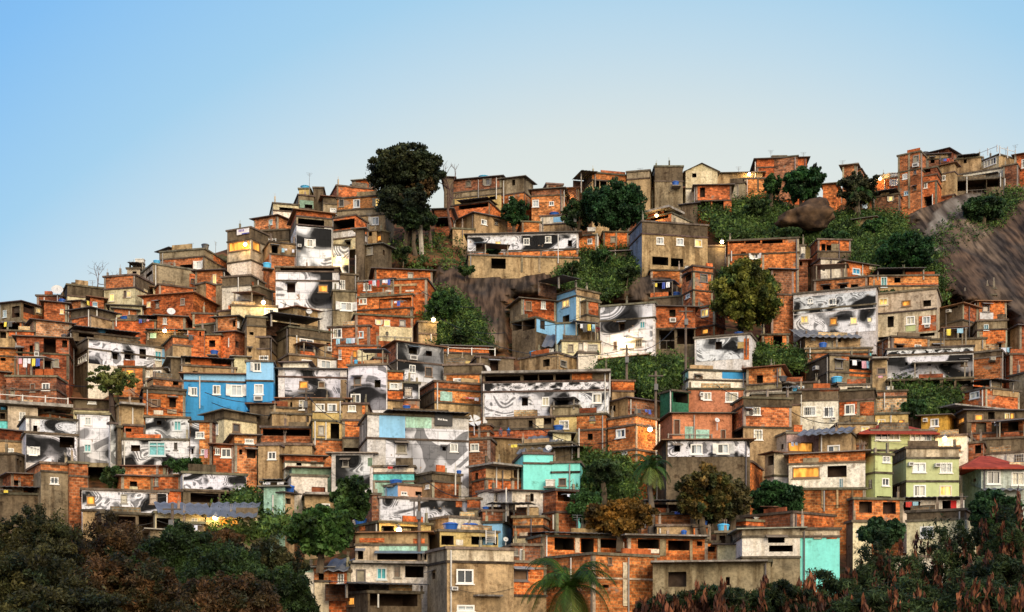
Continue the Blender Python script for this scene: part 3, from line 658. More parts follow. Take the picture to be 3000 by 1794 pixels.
DATA="""
@0 700
1550 1975 2195 330 | C0/C0@95 B0/C0@170 | w1895,215,50,75 k1740,250,120,50 xB0:2060,200,130,70 N1945,35,75,60 p2100,30,0,80 p1835,40,0,60 | long brick house with grey concrete upper parapet and round tank
+ 1540 1640 1790 230 | B0@90 | xW1:1570,105,50,65 k1660,105,110,40 S
1885 2150 2215 500 | B0/C1@300 C0@440 | y2055,345,35,90 S | brick house with one tall narrow lit window
1365 1480 1890 490 | C3/C0@240 | k1410,325,60,35 s1840,385,45,50 T1480,190,70,45 n1315,200,80,35 xB0:1830,340,55,150 | tall bare grey concrete house with dark stained side wall
1228 1350 1370 360 | C3@285 | k1280,315,40,20 J1250,235,110,50 | small pale block room under a dark canopy
1005 1305 1480 665 | B0/C1@345 Y0@470 | y1055,530,50,75 y1225,505,40,60 s1195,500,26,65 y1390,490,35,50 | cream house with brick parapet storey and four lit windows
1480 1485 1660 560 | Y0@465 | | low cream wing against bare concrete wall
1060 1365 1372 740 | Y0@650 | S | low pale yellow house with patched gable roof
650 1000 1010 600 | C1@480 Y0@585 | q490,480,110,50 p895,400,0,80 | long dark stained wall house with white dish
+ 705 785 800 540 | C2@432 |
+ 600 700 712 570 | C2@490 |
355 600 640 660 | B1@550 | t565,580,70,65 p430,570,0,60 | low brown brick room behind blue water tank
0 205 410 810 | C0/C2@605 | b30,690,35,70 v115,650,75,110 v225,640,110,85 xB0:225,725,190,75 y350,660,40,55 S | open fronted grey house with dark gable roof on far left
425 640 650 830 | B0@625 | y580,680,35,45 S | plain brick house with one small amber window
670 780 870 760 | B0/C3@600 | S c800,610,60,50 | narrow brick room with laundry on its side
870 1000 1005 700 | B0@580 | b895,610,45,45 | brown brick room with blue plastic sheet
680 880 1115 935 | C1@665 B0/C2@740 | p1120,760,0,110 p930,670,0,80 | brick house with crumbling plaster side and dark parapet
325 680 690 950 | B3@820 | S N590,920,60,60 | wide blank tan brick house with wavy dark roof edge
-20 210 320 920 | B0@800 | v-10,810,200,80 c60,815,80,75 | brick house with washing on shaded terrace at left edge
85 310 325 1050 | B0@895 C2@960 | | small orange brick annex with plastered base
-80 80 90 1060 | C2@890 | k0,900,60,60 | grey plaster room with rusty sheet at left edge
160 600 665 1330 | B1@960 B1@1120 | k285,1030,35,90 v420,960,120,150 s335,1000,45,80 k600,980,50,70 k160,1060,60,70 v295,1160,90,100 v415,1150,90,95 s520,1160,50,80 S r160,1030,40,40 | large dark brown brick house with open curtained galleries
60 545 640 1560 | B1@1330 B1@1460 | d100,1440,45,80 w405,1395,75,70 d290,1400,50,80 | brown brick house with barred white window and dark doors
-60 145 160 1310 | B2@1060 B2@1140 | k5,1150,50,30 S | orange brick house with plastered patch at left edge
-60 60 70 1500 | B1@1290 | S | low brown brick house with sagging roof at left edge
715 850 1665 1245 | C1/W0@960 C1/W0@1060 | m855,965,640,275 k1085,1105,50,60 k1200,1095,65,70 k1345,1065,65,95 b1495,1085,65,90 xK0:1500,950,160,75 xK1:1565,1070,95,165 w755,1130,85,70 | long white house with monochrome paste-up and light blue end
+ 700 720 1340 960 | C1@890 | v760,905,150,50 v1185,895,150,60 T945,925,80,45 J700,875,640,60
1410 1440 1830 960 | C1@900 | J1410,878,420,75 l1600,905 xT1:1450,905,60,55 | dark roof terrace lit by white lamp behind blue end
1670 1850 1855 1170 | B0@960 C2@1040 | c1790,940,60,60 | brick wall house with plain tan lower storey
1650 1740 1745 1350 | C1@1150 | | narrow dark stained concrete wall block
1375 1865 2120 760 | B0/B2@520 | y1420,610,35,50 s1505,610,35,60 s1745,575,40,65 p1385,590,0,150 q1640,690,80,45 | big orange brick block with lit left window and two faces
1535 1880 1885 560 | B0@480 | | brick parapet room behind the big orange block
1885 1990 2115 560 | C2/B0@420 | | stepped concrete and brick room above the orange block
1105 1310 1320 760 | B0@690 | S k1120,720,60,40 | small brick room with dark tin roof and posts
1085 1500 1510 880 | B0@790 | t1160,795,125,45 c1340,790,110,45 J1330,745,180,60 p1125,770,0,80 | brick roof terrace with blue tank and washing
1520 1765 1790 880 | B0@755 | w1575,765,35,60 S | brick house with shallow white doorway window
1860 2075 2090 830 | B0@725 | | low red brick wing under the orange block
1885 2100 2240 935 | C1@815 | | ribbed grey concrete parapet house
2085 2290 2385 1000 | B0/C1@745 | w2275,795,35,60 k2248,790,27,60 S | brick house with smooth grey side and white shutter
1810 1970 1975 1170 | B0@880 | xW0:1800,880,18,50 k1925,900,18,40 | tall plain brick house beside tiny white sign
1975 2130 2170 1150 | B2@925 | k2020,980,60,65 t2030,1075,80,45 | orange brick house with square opening and blue tank
2110 2270 2390 1150 | B0/B1@895 | k2270,990,35,60 S p2215,960,0,90 | tall brick house with arched roof edge and slit window
1395 1480 1785 1484 | C2/B0@1345 C1@1420 | k1670,1380,55,35 | brick attic storey with small black opening beside blue house
1400 1575 1640 1350 | C3@1250 | w1480,1270,80,70 w1410,1275,35,60 c1580,1260,50,80 | small whitewashed room with barred window and curtain
1150 1390 1400 1360 | B2@1240 | e1210,1258,90,75 | orange lit brick room behind the thin tree
1755 2270 2280 1310 | C2@1250 | J1745,1150,520,110 k1860,1280,50,30 | roof terrace under big black sloping canopy
2260 2380 2390 1250 | Y0@1140 | | pale cream room beside the black canopy
1775 1780 2385 1640 | K1@1300 K0@1370 | w1845,1435,60,80 w2055,1415,75,90 w2230,1410,110,110 p1930,1330,0,310 | bright blue painted house with row of white windows
+ 2380 2390 2640 1640 | K1@1180 K0@1370 | w2450,1190,70,90 w2455,1405,90,100
@0 1150
75 350 365 345 | C3@140 | w185,190,60,80 F-60,105,760,30 r0,25,660,80 | pale plaster house under long concrete slab with white rails
-80 70 80 370 | C1@180 T0@270 | k0,200,50,60 T0,115,60,35 | aqua balcony house at the left edge
-30 230 245 640 | B1@380 C2@480 | w60,540,75,45 S | tan house with dark brick parapet and white window
-40 150 245 830 | C1@590 | k160,640,25,60 k190,660,25,60 | bare dark concrete house at the left edge
245 475 700 300 | B0@195 | N480,190,60,50 | low brick room behind the left paste-up
250 740 745 700 | W1@415 | m250,420,490,270 v575,430,145,105 w285,525,70,80 | white house with monochrome paste-up and gaping black opening
+ 250 740 745 430 | W1@270 | m385,272,355,145 k320,320,40,85
+ 735 745 1060 690 | C0@200 | m745,205,315,475 w820,240,60,75 b815,500,65,75
+ 1050 1065 1130 700 | W1@295 | m1070,300,58,390
1135 1138 1170 760 | C1@330 | | very narrow dark wall between two paste-up houses
710 1055 1060 215 | C1@80 Y0@170 | w850,60,80,50 | dark concrete terrace house left of the trunk
1150 1380 1390 320 | C2@135 | p1280,150,0,160 w1250,50,90,50 F1150,110,240,20 | blank tan house with pipes behind thin tree
1200 1400 1410 380 | B0@325 | k1210,345,60,35 | low brick wing between paste-up and trunk
1175 1180 1830 705 | W1@450 | m1178,453,650,250 b1435,475,165,140 k1265,510,90,60 s1680,485,35,70 | pale house with monochrome paste-up and hanging blue tarp
+ 1400 1405 1830 460 | C0@232 | m1408,237,420,212 b1680,275,70,95 k1515,275,45,40
1385 1780 1790 235 | C1@-20 B2@20 | s1460,65,65,70 k1635,55,65,90 xC3:1615,165,90,40 xW0:1485,175,90,40 | orange brick house with two large framed windows
1835 2050 2085 690 | B2/B1@280 | m1838,285,88,400 w1890,380,85,65 w1940,550,65,50 k1850,545,20,50 c1985,560,40,110 | orange brick house with grey strip and white curtain
1970 2165 2480 410 | C1@165 Y0@250 | w2060,310,50,100 s2245,300,75,85 | cream house with dark parapet and brown framed window
2060 2250 2265 740 | B0@510 | w2080,540,40,60 w2135,540,100,90 | small brick house with two aqua white windows
2265 2470 2480 740 | B2@410 B0@510 | w2365,450,85,45 k2385,555,90,80 k2310,550,30,50 S | two storey brick house with green shuttered window
395 665 670 1010 | B0@695 C0@775 | w485,820,80,65 p560,600,0,100 | grey cube house with brick parapet and small window
670 840 850 1010 | B0@685 B0@815 | | blank brick house beside the grey cube
105 390 400 915 | B0@790 | k135,850,60,50 S c330,860,40,60 | low brick shack with tiled lean-to roof and pink cloth
-40 380 430 1010 | C1@985 | J-20,905,430,85 c0,950,90,50 | dark open shed with white cloth at left
1180 1590 1600 805 | B0@710 | | long low brick wall below the right paste-up
1170 1470 1480 955 | B2@810 | k1255,860,70,50 xY0:1250,910,80,38 S | orange brick house with tin roof and hanging dark cloth
1480 1740 1750 950 | B0@805 | s1480,825,50,80 | plain brick house with grey plastered panel
1740 1800 1815 960 | B0@790 | | thin brick wall left of white paste-up
1765 1770 2380 1070 | W1@770 C1@940 | m1772,773,605,165 v1840,975,270,90 v2130,980,240,85 | white banner walled house above black open garage
790 1610 1620 1175 | W1@960 | m795,968,812,200 e835,1000,85,85 s1445,970,75,110 s1165,985,65,85 | long white paste-up house with orange lit window
1610 1740 1750 1085 | B0@950 | | brick end room beside long paste-up house
980 1500 1510 1345 | C1@1180 | v1020,1195,290,130 v1340,1195,140,130 | dark open garages under the long paste-up house
1500 1970 1980 1345 | Y0@1172 | v1500,1215,240,110 w1850,1215,60,50 Z1515,1070,525,100 | cream house under left grey corrugated roof
1990 2480 2490 1320 | Y0@1200 | e2110,1212,100,85 e2215,1225,90,70 Z2010,1065,480,135 l2090,1220 | orange lit house under right grey corrugated roof
800 990 1000 1330 | C2@1140 | | rough plaster wall block under the paste-up house
1740 1960 1970 1420 | C1@1260 | k1745,1270,50,60 c1885,1290,35,70 | grey plank shed in front of cream house
1450 1860 1870 1560 | C0@1340 | | concrete retaining house above dark shrubs
1540 1700 1710 1500 | Y0@1440 | w1580,1455,60,40 S | cream hut half hidden by brown shrubs
1150 1340 1350 180 | C2@60 | k1180,90,60,40 | tan room half hidden by tree trunk
@750 430
-20 205 385 870 | B0/B0@665 | b125,705,35,50 S | brick house with pitched roof edge and one pale window on skyline
165 400 412 720 | Y0@565 W0@635 | v225,590,160,40 | cream open terrace room with white parapet on skyline
410 555 560 650 | C0@480 C2@610 | xT2:420,520,135,90 k470,560,75,50 p518,250,0,150 | open blue painted room below water tower
+ 415 515 520 480 | Y1@405 | T430,368,92,40
+ 555 560 650 650 | C1@395
650 785 790 670 | C1@490 C0@560 | w715,595,60,60 | dark parapet house with one white window
785 1250 1335 820 | B2/B0@470 C0@590 C2@655 | w940,510,65,80 y1150,500,50,80 w1120,680,65,75 s800,500,50,80 P1090,570,55 | large two storey brick and plaster house left of the dome shaped tree
780 1150 1160 490 | B0@415 | N905,380,30,30 | long brick parapet storey on the skyline
950 1105 1150 425 | B2@315 | xW0:1108,320,40,60 | small square brick attic beside dark tree crown
390 730 735 1175 | B0@650 C0@700 W1@782 | v405,702,255,78 m392,785,338,380 w490,895,60,75 a400,950,35,25 | tall white paste-up house with covered brick roof terrace
+ 735 960 1080 970 | B0@660 W1@795 Y0@870 | v745,705,215,88 k870,915,45,50
+ 735 895 900 1240 | W1@960 | m738,963,156,270 xY0:740,1080,155,60 l795,1095
960 1040 1055 1240 | C1@790 | p965,1050,0,180 | tall dark stained wall block beside tall paste-up house
190 740 800 1570 | C1@1168 W1@1210 W1@1300 | v235,1170,520,38 m195,1213,543,350 k300,1325,80,85 e600,1335,95,75 | white paste-up house with black slot terrace and one orange lit window
790 975 980 1500 | C1@1240 C0@1400 | w810,1290,50,90 | grey plaster house with pale narrow window
745 950 960 1665 | C0@1400 | w815,1504,112,82 | grey plaster house with large white barred window
1145 1690 1705 1420 | B2@1200 | d1465,1215,55,60 S | upper orange brick house with dark doorway
980 1600 1650 1640 | B2/B2@1275 | w1040,1320,75,70 xC2:1140,1330,420,22 xC2:1385,1350,22,140 xW0:1250,1385,75,20 xW0:1445,1385,80,16 | wide orange brick house framed by a pale concrete beam
-60 320 385 1020 | C1@800 C2@900 | r130,885,70,60 | long dark parapet house left of the tall paste-up house
-278 -50 120 1180 | C1@778 C3@888 W0@1095 | G-178,788,118,62 e-265,912,205,95 e-35,920,75,90 l-75,960 | pale house with glowing orange corner verandah
130 380 390 1190 | C2@945 B0@1060 | v150,960,60,80 c240,1000,120,50 T65,1120,85,60 | tan and brick house with pink cloth drying on balcony
1005 1160 1165 940 | C2@810 | p1090,640,0,160 k1090,825,30,40 | small tan block room with white roof pipe
1160 1215 1290 940 | C1@810 | e1168,855,45,60 | dark plaster room with one lit yellow window
1055 1215 1310 1240 | C1@940 | s1070,970,60,75 k1225,1000,20,50 S | weathered brown concrete house with barred window
1905 2370 2480 520 | B1/B0@285 C0@400 Y1@455 | s2025,325,55,65 s2215,310,45,65 k2255,480,60,35 S T2150,222,100,35 p2325,300,0,210 | long brick house with tin roof and pale blue tank on skyline
1815 1900 1905 480 | C1@300 | S | dark gabled end room of the skyline house
1725 1880 1885 800 | B1@600 B1@690 | v1720,700,155,75 | dark brick house with wide garage opening by bare tree
1885 2250 2385 660 | B0/B2@530 | v1960,520,290,75 w2300,565,35,40 J1960,512,300,30 | brick roof terrace house with dark awning
1905 2110 2430 850 | C2@640 | s1960,675,60,50 w2175,705,55,50 s2305,720,30,35 | tan plaster house with small square windows under the brick terrace
1900 2105 2110 890 | C2@800 | xY1:1980,855,60,30 | low tan wall room beside bushes
@0 700
2145 2420 2560 670 | C1@350 W0@445 | k2120,500,20,60 | white house with dark mossy parapet
2308 2500 2640 665 | C1@455 C2@545 | N2325,595,100,50 c2225,540,80,80 | tan house with dark parapet and black tank
2110 2480 2700 770 | C2@665 | N2240,700,70,45 | long low tan plaster house with curved roof edge
2385 2560 2570 1180 | C1@760 C2@850 | k2410,900,40,30 k2400,1060,25,35 | grey plaster house with tiny black openings
@750 880
-240 195 200 190 | Y0@60 | w80,80,95,60 l75,38 | low cream terrace house with very bright lamp
200 400 620 200 | C0/C2@62 | q450,90,60,50 | plain grey plaster house beside bright lamp
-90 120 130 600 | C1@355 C2@470 | w30,535,90,45 | dark stained parapet house above the blue house
-90 110 120 370 | C2@180 | | low tan terrace wall house
120 320 800 560 | C1@255 C0/C2@340 | w420,375,135,105 k680,410,40,30 J125,150,490,100 b520,165,80,45 p390,340,0,200 p310,150,0,90 | large tan house with mossy parapet and dark roofed terrace
160 320 805 680 | C2@520 | w440,575,100,80 w625,580,100,80 xB0:605,610,100,60 | tan lower house with two white paned windows
700 1095 1185 480 | B0@245 | w745,275,85,90 b960,300,80,65 c790,380,180,60 | brick house with row of washing and blue glass window
790 1180 1190 620 | B2@440 | w790,480,35,90 e935,485,40,75 xY0:980,480,195,110 T945,575,40,40 | brick and cream house with narrow amber window
955 1510 1620 170 | B2@-60 B2@70 | w995,-30,75,70 v1190,-20,310,90 c1320,20,120,50 | orange brick house with dark open gallery
960 1510 1515 410 | B0@165 | y1165,190,40,45 y1235,190,60,60 s1385,190,60,60 xY0:1190,260,318,140 r1190,350,310,40 | brick house with two lit openings above cream walkway
1570 1735 1745 400 | C0@215 C2@330 | l1705,205 p1690,330,0,70 | small plaster house with lamp at foot of green slope
215 275 880 950 | C1/W1@660 C1/W1@738 | m278,665,535,275 e415,780,90,75 s600,785,65,65 xC2:820,770,55,170 | white paste-up house with orange curtained window near the blue house
+ 260 500 505 665 | W0@595 | S
225 875 885 1100 | C2@950 | w415,965,75,95 k330,985,20,80 a420,1010,30,25 | tan house below left paste-up with white window
890 1250 1265 1100 | W1@620 | m893,622,365,440 s945,745,70,75 k1145,770,60,75 w915,905,95,90 | tall narrow white paste-up house with leaning wires
1265 1400 1420 1080 | B2@690 C2@780 B2@870 C2@970 | w1290,800,85,60 | thin house of alternating brick balconies and tan storeys
1180 1362 1810 800 | B1/W1@395 C1/W1@580 | m1367,400,440,390 k1475,460,80,60 k1640,490,60,50 w1480,625,60,75 s1630,645,75,95 | two storey paste-up house with red brick side wall
1410 1570 1580 1060 | W1@800 B0@965 | m1415,802,155,160 s1435,840,75,90 t1415,1015,80,40 | small paste-up room with red curtain and blue tank
1140 1360 1370 680 | B1@570 C1@620 | | low dark brick room left of the two storey paste-up
1815 2160 2185 1000 | C1@620 B2/B1@710 | w1905,755,90,35 xY1:1870,595,240,20 | brick house with round edged concrete parapet
1580 1725 2195 1080 | B1/B0@780 C1/B2@855 C1/C2@985 | xT1:1780,885,115,90 c2010,950,130,35 k1800,985,30,15 | brick house with green curtain balcony in front of round parapet house
1815 2240 2250 560 | B2@450 C1@520 | r1860,450,450,85 xY1:1880,585,230,25 | brick retaining house with white posts along its roof
2130 2480 2490 760 | C1@560 | k2260,590,80,90 q2160,650,100,60 | dark cluttered concrete house by the rock slope
545 835 842 1170 | C2@960 Y1@1080 | w575,1000,90,70 w690,1000,90,80 s600,990,35,30 | tan and ochre house with white casement windows
550 820 840 1440 | Y1@1170 B0@1350 | d600,1210,60,95 p570,1170,0,230 v720,1190,85,150 p675,1180,0,170 | ochre house with brown door and small brick balcony
835 1070 1080 1450 | C2@1000 B2@1160 C0@1330 | w890,1015,75,60 xB2:1025,1020,30,80 k845,1425,215,60 | plaster house with one large square brick panel
155 500 530 1240 | C2@1105 | k480,1120,30,60 | plain tan house between two terraces
50 520 530 1400 | B0@1230 C0@1385 | v65,1245,455,65 | brick house with long open balcony and dark interior
30 520 540 1600 | C2@1395 | w50,1445,65,60 w130,1460,60,60 | tan house with two white barred windows
-60 140 160 1150 | C1@1000 | | dark rounded concrete parapet house below blue house
150 500 520 1110 | C2@1050 | N240,1030,80,60 | low roof room with grey rubble on top
1075 1185 2055 1810 | C3/W1@1095 C3/W1@1330 | m1252,1240,800,565 xK1:1190,1105,250,240 xT1:1445,1130,250,105 s1355,1385,100,95 w1875,1385,75,80 k1800,1420,35,35 J1250,1072,800,60 g1725,1085,170,130 | large white house with huge monochrome paste-up and black sign
2060 2240 2255 1340 | B0@1200 B0@1265 | Q2060,1140,135,65 k2120,1210,50,40 | brick house with large mesh dish on its roof
2058 2250 2260 1620 | B1@1335 | w2070,1385,85,75 | narrow dark brick house with white window
@750 1330
20 225 280 190 | C2@-90 | w115,-20,80,75 | tan house with tall white window and dark door
280 640 650 140 | B0@20 W0@90 | k390,85,50,30 d525,70,60,70 S | brick and white house with small dark doorway
345 720 725 225 | T2@135 | | mossy green parapet terrace house
340 680 690 390 | W0@215 | k540,320,130,60 | plain white house with dark lean-to
50 250 270 315 | C1@270 | J45,240,225,70 c80,280,200,30 | dark roofed shelter with red cloth
75 270 280 640 | T1@310 | p165,400,0,180 | peeling mint green wall house
185 270 370 640 | C1/C2@370 | k285,430,50,55 t270,290,105,70 S | tall tan tower room with blue tank on top
470 800 810 570 | C2@400 | w625,480,90,55 v370,370,90,170 F470,380,330,22 | tan house with concrete roof slab and grey window
730 768 1130 335 | C1/W1@-10 | m770,15,330,300 s835,65,60,60 xT2:1080,40,45,80 | white paste-up house behind branching tree
1135 1520 1525 345 | W0@120 T0@185 T1@265 | t1290,245,125,65 J1340,110,140,60 c1270,130,60,50 | turquoise parapet house with blue tank
1520 1700 1980 415 | C1@180 C2/B0@262 | w1640,300,35,35 t1935,235,50,40 p1920,100,0,300 | brick sided house with curved dark parapet
1215 1370 1630 415 | K1/A0@290 | w1400,365,60,35 k1540,365,60,40 | salmon pink house with two small windows
1195 1200 2040 655 | W1@418 | m1200,420,838,230 xB0:1930,440,60,75 | long low white paste-up house with blue tanks in front
1120 1190 1195 650 | B1@390 | | thin brown brick wall left of long paste-up
960 1190 1690 775 | C1/Y1@655 | v1210,695,125,60 v1370,700,200,65 xB2:1003,675,55,68 t950,590,125,65 l1350,745 | yellow house with bright lamp and two long dark openings
960 968 1660 1030 | C2@760 C3@878 | k985,940,50,80 xT1:1190,885,465,75 xB0:1000,815,240,40 xB0:1520,820,110,45 v1170,965,480,60 | cream and mint banded house with crumbling parapet
915 920 1655 1290 | W0@1050 | s965,1115,95,125 b1165,1100,95,115 s1330,1080,65,115 v1440,1085,180,110 F915,1040,740,22 | whitewashed house with purple shutter and corner porch
670 905 910 1300 | B0@1130 | w790,1160,60,90 Z670,1015,240,110 | brick house with brown sloped roof
565 700 705 1310 | B0@1090 C3@1230 | k605,1145,50,75 | small brick house with barred black window
400 560 565 1310 | W0@1090 | xT1:410,1095,140,50 | peeling white and mint wall house
840 1080 1600 1510 | C1@1330 | e880,1380,75,90 v1100,1350,460,120 J840,1240,770,110 p1175,1355,0,130 l800,1345 l738,1400 l735,1352 | dark corrugated canopy shed lit by three lamps
1655 1845 2490 1660 | C0/C3@905 C0/C2@1040 | w1935,1115,165,140 k1705,1150,25,60 a1875,1285,60,35 w1940,1460,170,60 | big smooth beige house with pale parapet and white window
1670 1775 2340 920 | C1/Y1@738 | v1790,790,120,90 v2080,800,250,80 t1800,645,155,75 t1990,650,155,75 u2180,740,70,140 xW0:1930,830,70,55 | yellow roof room with two blue tanks and a ladder
1670 1860 2200 735 | C2/W0@605 | | white block wall room behind two blue tanks
2040 2150 2170 605 | B0@430 C0@530 | xW0:2025,420,18,100 | little brick room with white door right of eyes wall
2190 2370 2380 770 | K1@660 | q2400,800,50,60 | pale blue sheet fence room
2085 2220 2490 385 | B0/C2@130 B0/B0@240 | k2120,185,25,90 p2318,130,0,200 | brick house with recessed tan upper storey and posts
2140 2300 2490 470 | W0@345 | w2390,360,80,90 s2315,400,60,50 | whitewashed house with white window
2190 2400 2410 660 | B1@550 | J2270,465,250,85 t2185,510,70,30 p2415,330,0,420 | red timber shed under dark canopy and white pole

@750 880
2255 2260 2560 1480 | C2@1325 | k2300,1370,30,35 | tan roof house with two people sitting above its edge
@1500 430
-100 115 205 560 | C0/C0@290 B2@440 | k0,320,30,55 w-30,480,50,60 S | grey gabled house end with projecting eave on skyline
190 480 492 665 | B1@400 B2@465 | w190,515,70,70 w360,530,45,40 S | orange brick house with ornate white window on skyline
+ 335 485 490 470 | B1@365
490 495 650 520 | B1@405 | k520,470,40,40 l530,497 | low brick room with small lamp behind trees
640 775 1325 620 | C1/B2@250 C2@320 | v785,325,60,80 v850,325,65,60 J650,250,160,180 | long half brick house with sloping porch on skyline
+ 1110 1115 1330 620 | C0@245 C2@320 | p1235,205,0,45
1380 1405 1650 620 | C1@190 C0@335 | t1545,335,70,45 | tall dark streaked concrete block on skyline
1335 1612 1640 545 | Y0@400 | d1480,445,40,80 w1385,465,40,50 r1340,470,270,60 | pale yellow house with iron balcony below dark block
1678 1975 1985 545 | Y0@235 W0@405 | k1740,258,42,40 Y | cream corrugated gabled shed house on skyline
1980 2365 2420 345 | C2@250 | l2290,285 p2350,150,0,150 p2190,190,0,60 S | low tan house washed by amber lamp beside pole
1985 2240 2250 500 | C0@345 | d2135,370,55,120 | grey house with tall white door on slope
2245 2420 2440 470 | B2@305 | xC0:2370,310,15,120 | plain red brick house at right of white door
1775 1780 2120 620 | B0@375 B0@525 | k1815,395,50,95 v1790,530,130,90 v1935,525,110,80 S | brick house raised on open concrete frame
1640 1780 1790 640 | C1@545 | | low grey retaining room below cream shed
2430 2440 2760 290 | B1@120 | | square dark brick house on skyline above trees
95 272 280 830 | B2@730 | | small orange brick wall room left of blue tank
275 530 560 830 | W0@655 C2@740 | t360,695,95,40 xK1:400,680,90,50 | pale room with blue tank beside tall poles
-430 -425 640 1045 | W1@850 B2@1020 | m-427,862,1050,155 w110,885,60,65 w320,865,60,65 k540,905,40,60 y-165,915,60,75 k-350,940,100,75 S n730,805,75,35 | long low white paste-up house on retaining wall
640 810 820 1040 | B2@850 | w730,890,45,50 p825,840,0,130 | brick room with white shutter beside long paste-up
-420 -415 650 1220 | C2@1045 | v-200,1080,140,100 xC0:85,1050,20,165 xC0:255,1050,20,165 p445,850,0,280 | tan retaining wall house above the rock slope
880 1120 1130 1000 | B2@825 | s950,865,60,60 xC0:1000,830,15,160 | burnt orange brick house with grilled window
940 1275 1285 1085 | C1@1000 | xB0:1160,1000,110,75 v1170,1085,90,120 p1000,1000,0,180 | low rusty balcony house on posts
1135 1255 1890 1225 | K2/C1@720 K2/C2@840 | w1395,875,70,70 w1588,885,70,70 y1765,898,70,70 v1355,1065,155,80 v1535,1080,120,80 | wide tan house with three white framed windows and metal side
1120 1540 1805 770 | B0/C3@640 | v1300,650,210,60 l1420,680 F1120,630,430,20 | shelter lit by yellow lamp above wide tan house
1895 2060 2080 1140 | C1@960 | l2020,938 | dark concrete room with bright yellow lamp
2085 2760 2770 1440 | B2@880 B2@1020 | v2095,880,150,55 v2255,880,145,55 v2415,885,200,50 w2315,1035,65,50 v2210,1020,50,30 p2120,1010,0,100 | long orange brick house with open roof terrace behind round tree
1645 1750 1940 1640 | B0/B0@1150 B0/B0@1205 B0/B0@1385 | k1680,1240,50,60 s1815,1230,75,80 n1670,1080,35,30 b1680,1425,40,40 | tall brick tower house beside yellow green round tree
1340 1345 1640 1270 | B2@1195 | | low brick foundation under wide tan house
1310 1640 1650 1484 | C1@1440 | t1540,1395,95,45 xT1:1310,1405,150,50 | roof wall with blue tank and pale sheet
430 620 845 1700 | K1/C2@1370 K1/Y0@1440 | w630,1310,40,80 y485,1480,70,70 k490,1630,65,70 J432,1285,190,90 | tall light blue tower house with dark roof porch
@1500 880
-20 90 425 170 | C2/B0@-20 | s130,10,60,90 w280,5,45,80 S | brick house with orange curtained window left of blue tower
0 228 425 330 | C1@165 | v5,180,90,110 v105,175,120,110 xK1:235,190,190,140 k270,190,45,90 | open under storey with light blue wall
430 440 625 420 | K1@225 | Z300,335,110,110 | light blue lower wall with tilted blue roof sheet
625 720 850 250 | C2/B0@0 C2/C0@140 | p665,-20,0,200 | plain tan and brick house beside blue tower
480 610 860 400 | C2/C2@240 | c650,265,180,50 p850,250,0,70 | tan block house with yellow and white washing
480 840 850 510 | Y0@400 | d540,425,55,75 d640,400,50,85 s730,425,100,65 xW0:690,400,40,95 | pale row house with red door and brown shutters
640 820 830 600 | W0@510 | | white sloping wall below pale row house
850 1365 1378 540 | W1@20 W1@165 | m855,30,505,490 k1035,220,55,70 b1235,205,50,65 s980,400,35,75 s1190,380,65,75 l1095,395 | tall white house with monochrome paste-up beneath dark eave
840 1290 1380 605 | T2@530 | p1110,430,0,250 | low pale mint footing wall with leaning poles
1375 1400 1770 500 | B0/B0@55 C1@275 | k1520,90,60,70 v1420,290,150,180 v1595,285,165,140 S p1680,60,0,560 | brick house raised over open pillars
1775 1960 2060 350 | B0/B1@45 B1@240 | y1825,85,75,75 e1830,275,70,55 | brick house with two glowing windows beside round tree
1765 1780 2300 585 | T1/W1@365 | m1782,368,455,212 xB2:2240,370,50,205 xY1:2180,405,60,60 t2145,330,90,28 k1965,400,65,75 | low paste-up walled house with turquoise edge
75 430 700 695 | C2/C2@505 | k300,570,65,70 s465,580,65,65 T165,440,125,55 xC0:430,520,12,170 n345,465,60,40 | flat tan house with two small windows and light blue tank
-280 -270 935 1125 | C1@715 W1@795 W1@888 | v-260,735,340,60 v110,720,140,75 v260,720,140,75 v420,715,140,75 xB2:580,710,195,80 m-265,798,1195,85 m-265,892,900,230 m640,892,290,180 k95,945,60,75 w290,935,70,85 w775,900,90,95 F-285,690,1240,22 p945,690,0,250 | very long white paste-up house under flat canopy roof
-240 380 395 1310 | C1@1125 B1@1240 | k160,1160,40,80 k310,1130,70,70 xY0:230,1130,75,110 | dark tan storey below the very long paste-up
390 625 640 1270 | C0@1020 Y1@1115 | w455,1160,95,85 t395,1205,105,55 J395,940,230,80 | bright yellow house with grey parapet and blue tank
395 560 570 1484 | Y0@1285 | w415,1340,80,75 S | cream house with white window beside black roofs
70 560 640 1600 | C1@1370 | Z75,1310,330,160 J400,1410,270,80 c10,1400,60,60 q340,1410,70,50 | dark corrugated roofed market like shed
625 880 905 1500 | B2@1095 B0@1245 | s750,1120,55,40 xY1:750,1150,55,40 k730,1290,50,60 p650,1240,0,250 | narrow brick house with yellow cloth hanging
965 1170 1180 880 | B2@780 C2@880 | | isolated orange brick wall room on grass
905 1120 1400 1110 | C2/B1@940 | k945,1020,55,60 c1150,1060,70,50 c1250,1065,60,50 S | cluttered roof room with colourful washing
925 1195 1405 1620 | B2/B2@1110 B2/B2@1200 B2/B2@1440 | w1005,1245,90,85 l1282,1260 w1055,1460,60,30 p1415,1200,0,280 | tall orange brick block with white star lamp
1605 1705 2265 850 | T1/W0@670 W0@765 | xK0:2030,685,225,75 s1775,730,45,30 xT1:1775,725,45,35 | white and turquoise roof storey with blue tarp
1705 1712 2235 1080 | A1@855 | w1850,890,75,75 w2060,890,125,95 a1810,900,35,30 k1810,880,30,20 | faded red painted house with white cross windows
1430 1545 1708 1120 | G1/G1@870 | v1555,880,145,110 p1540,870,0,430 | dark green clad house with open black balcony
1550 1560 2125 1340 | A1@1090 | xT1:1670,1220,95,120 xT1:1775,1250,130,90 d1560,1150,65,150 q1945,1135,50,60 d2015,1250,50,90 S r1500,1290,420,50 | peeling red and mint wall house with flat metal roof
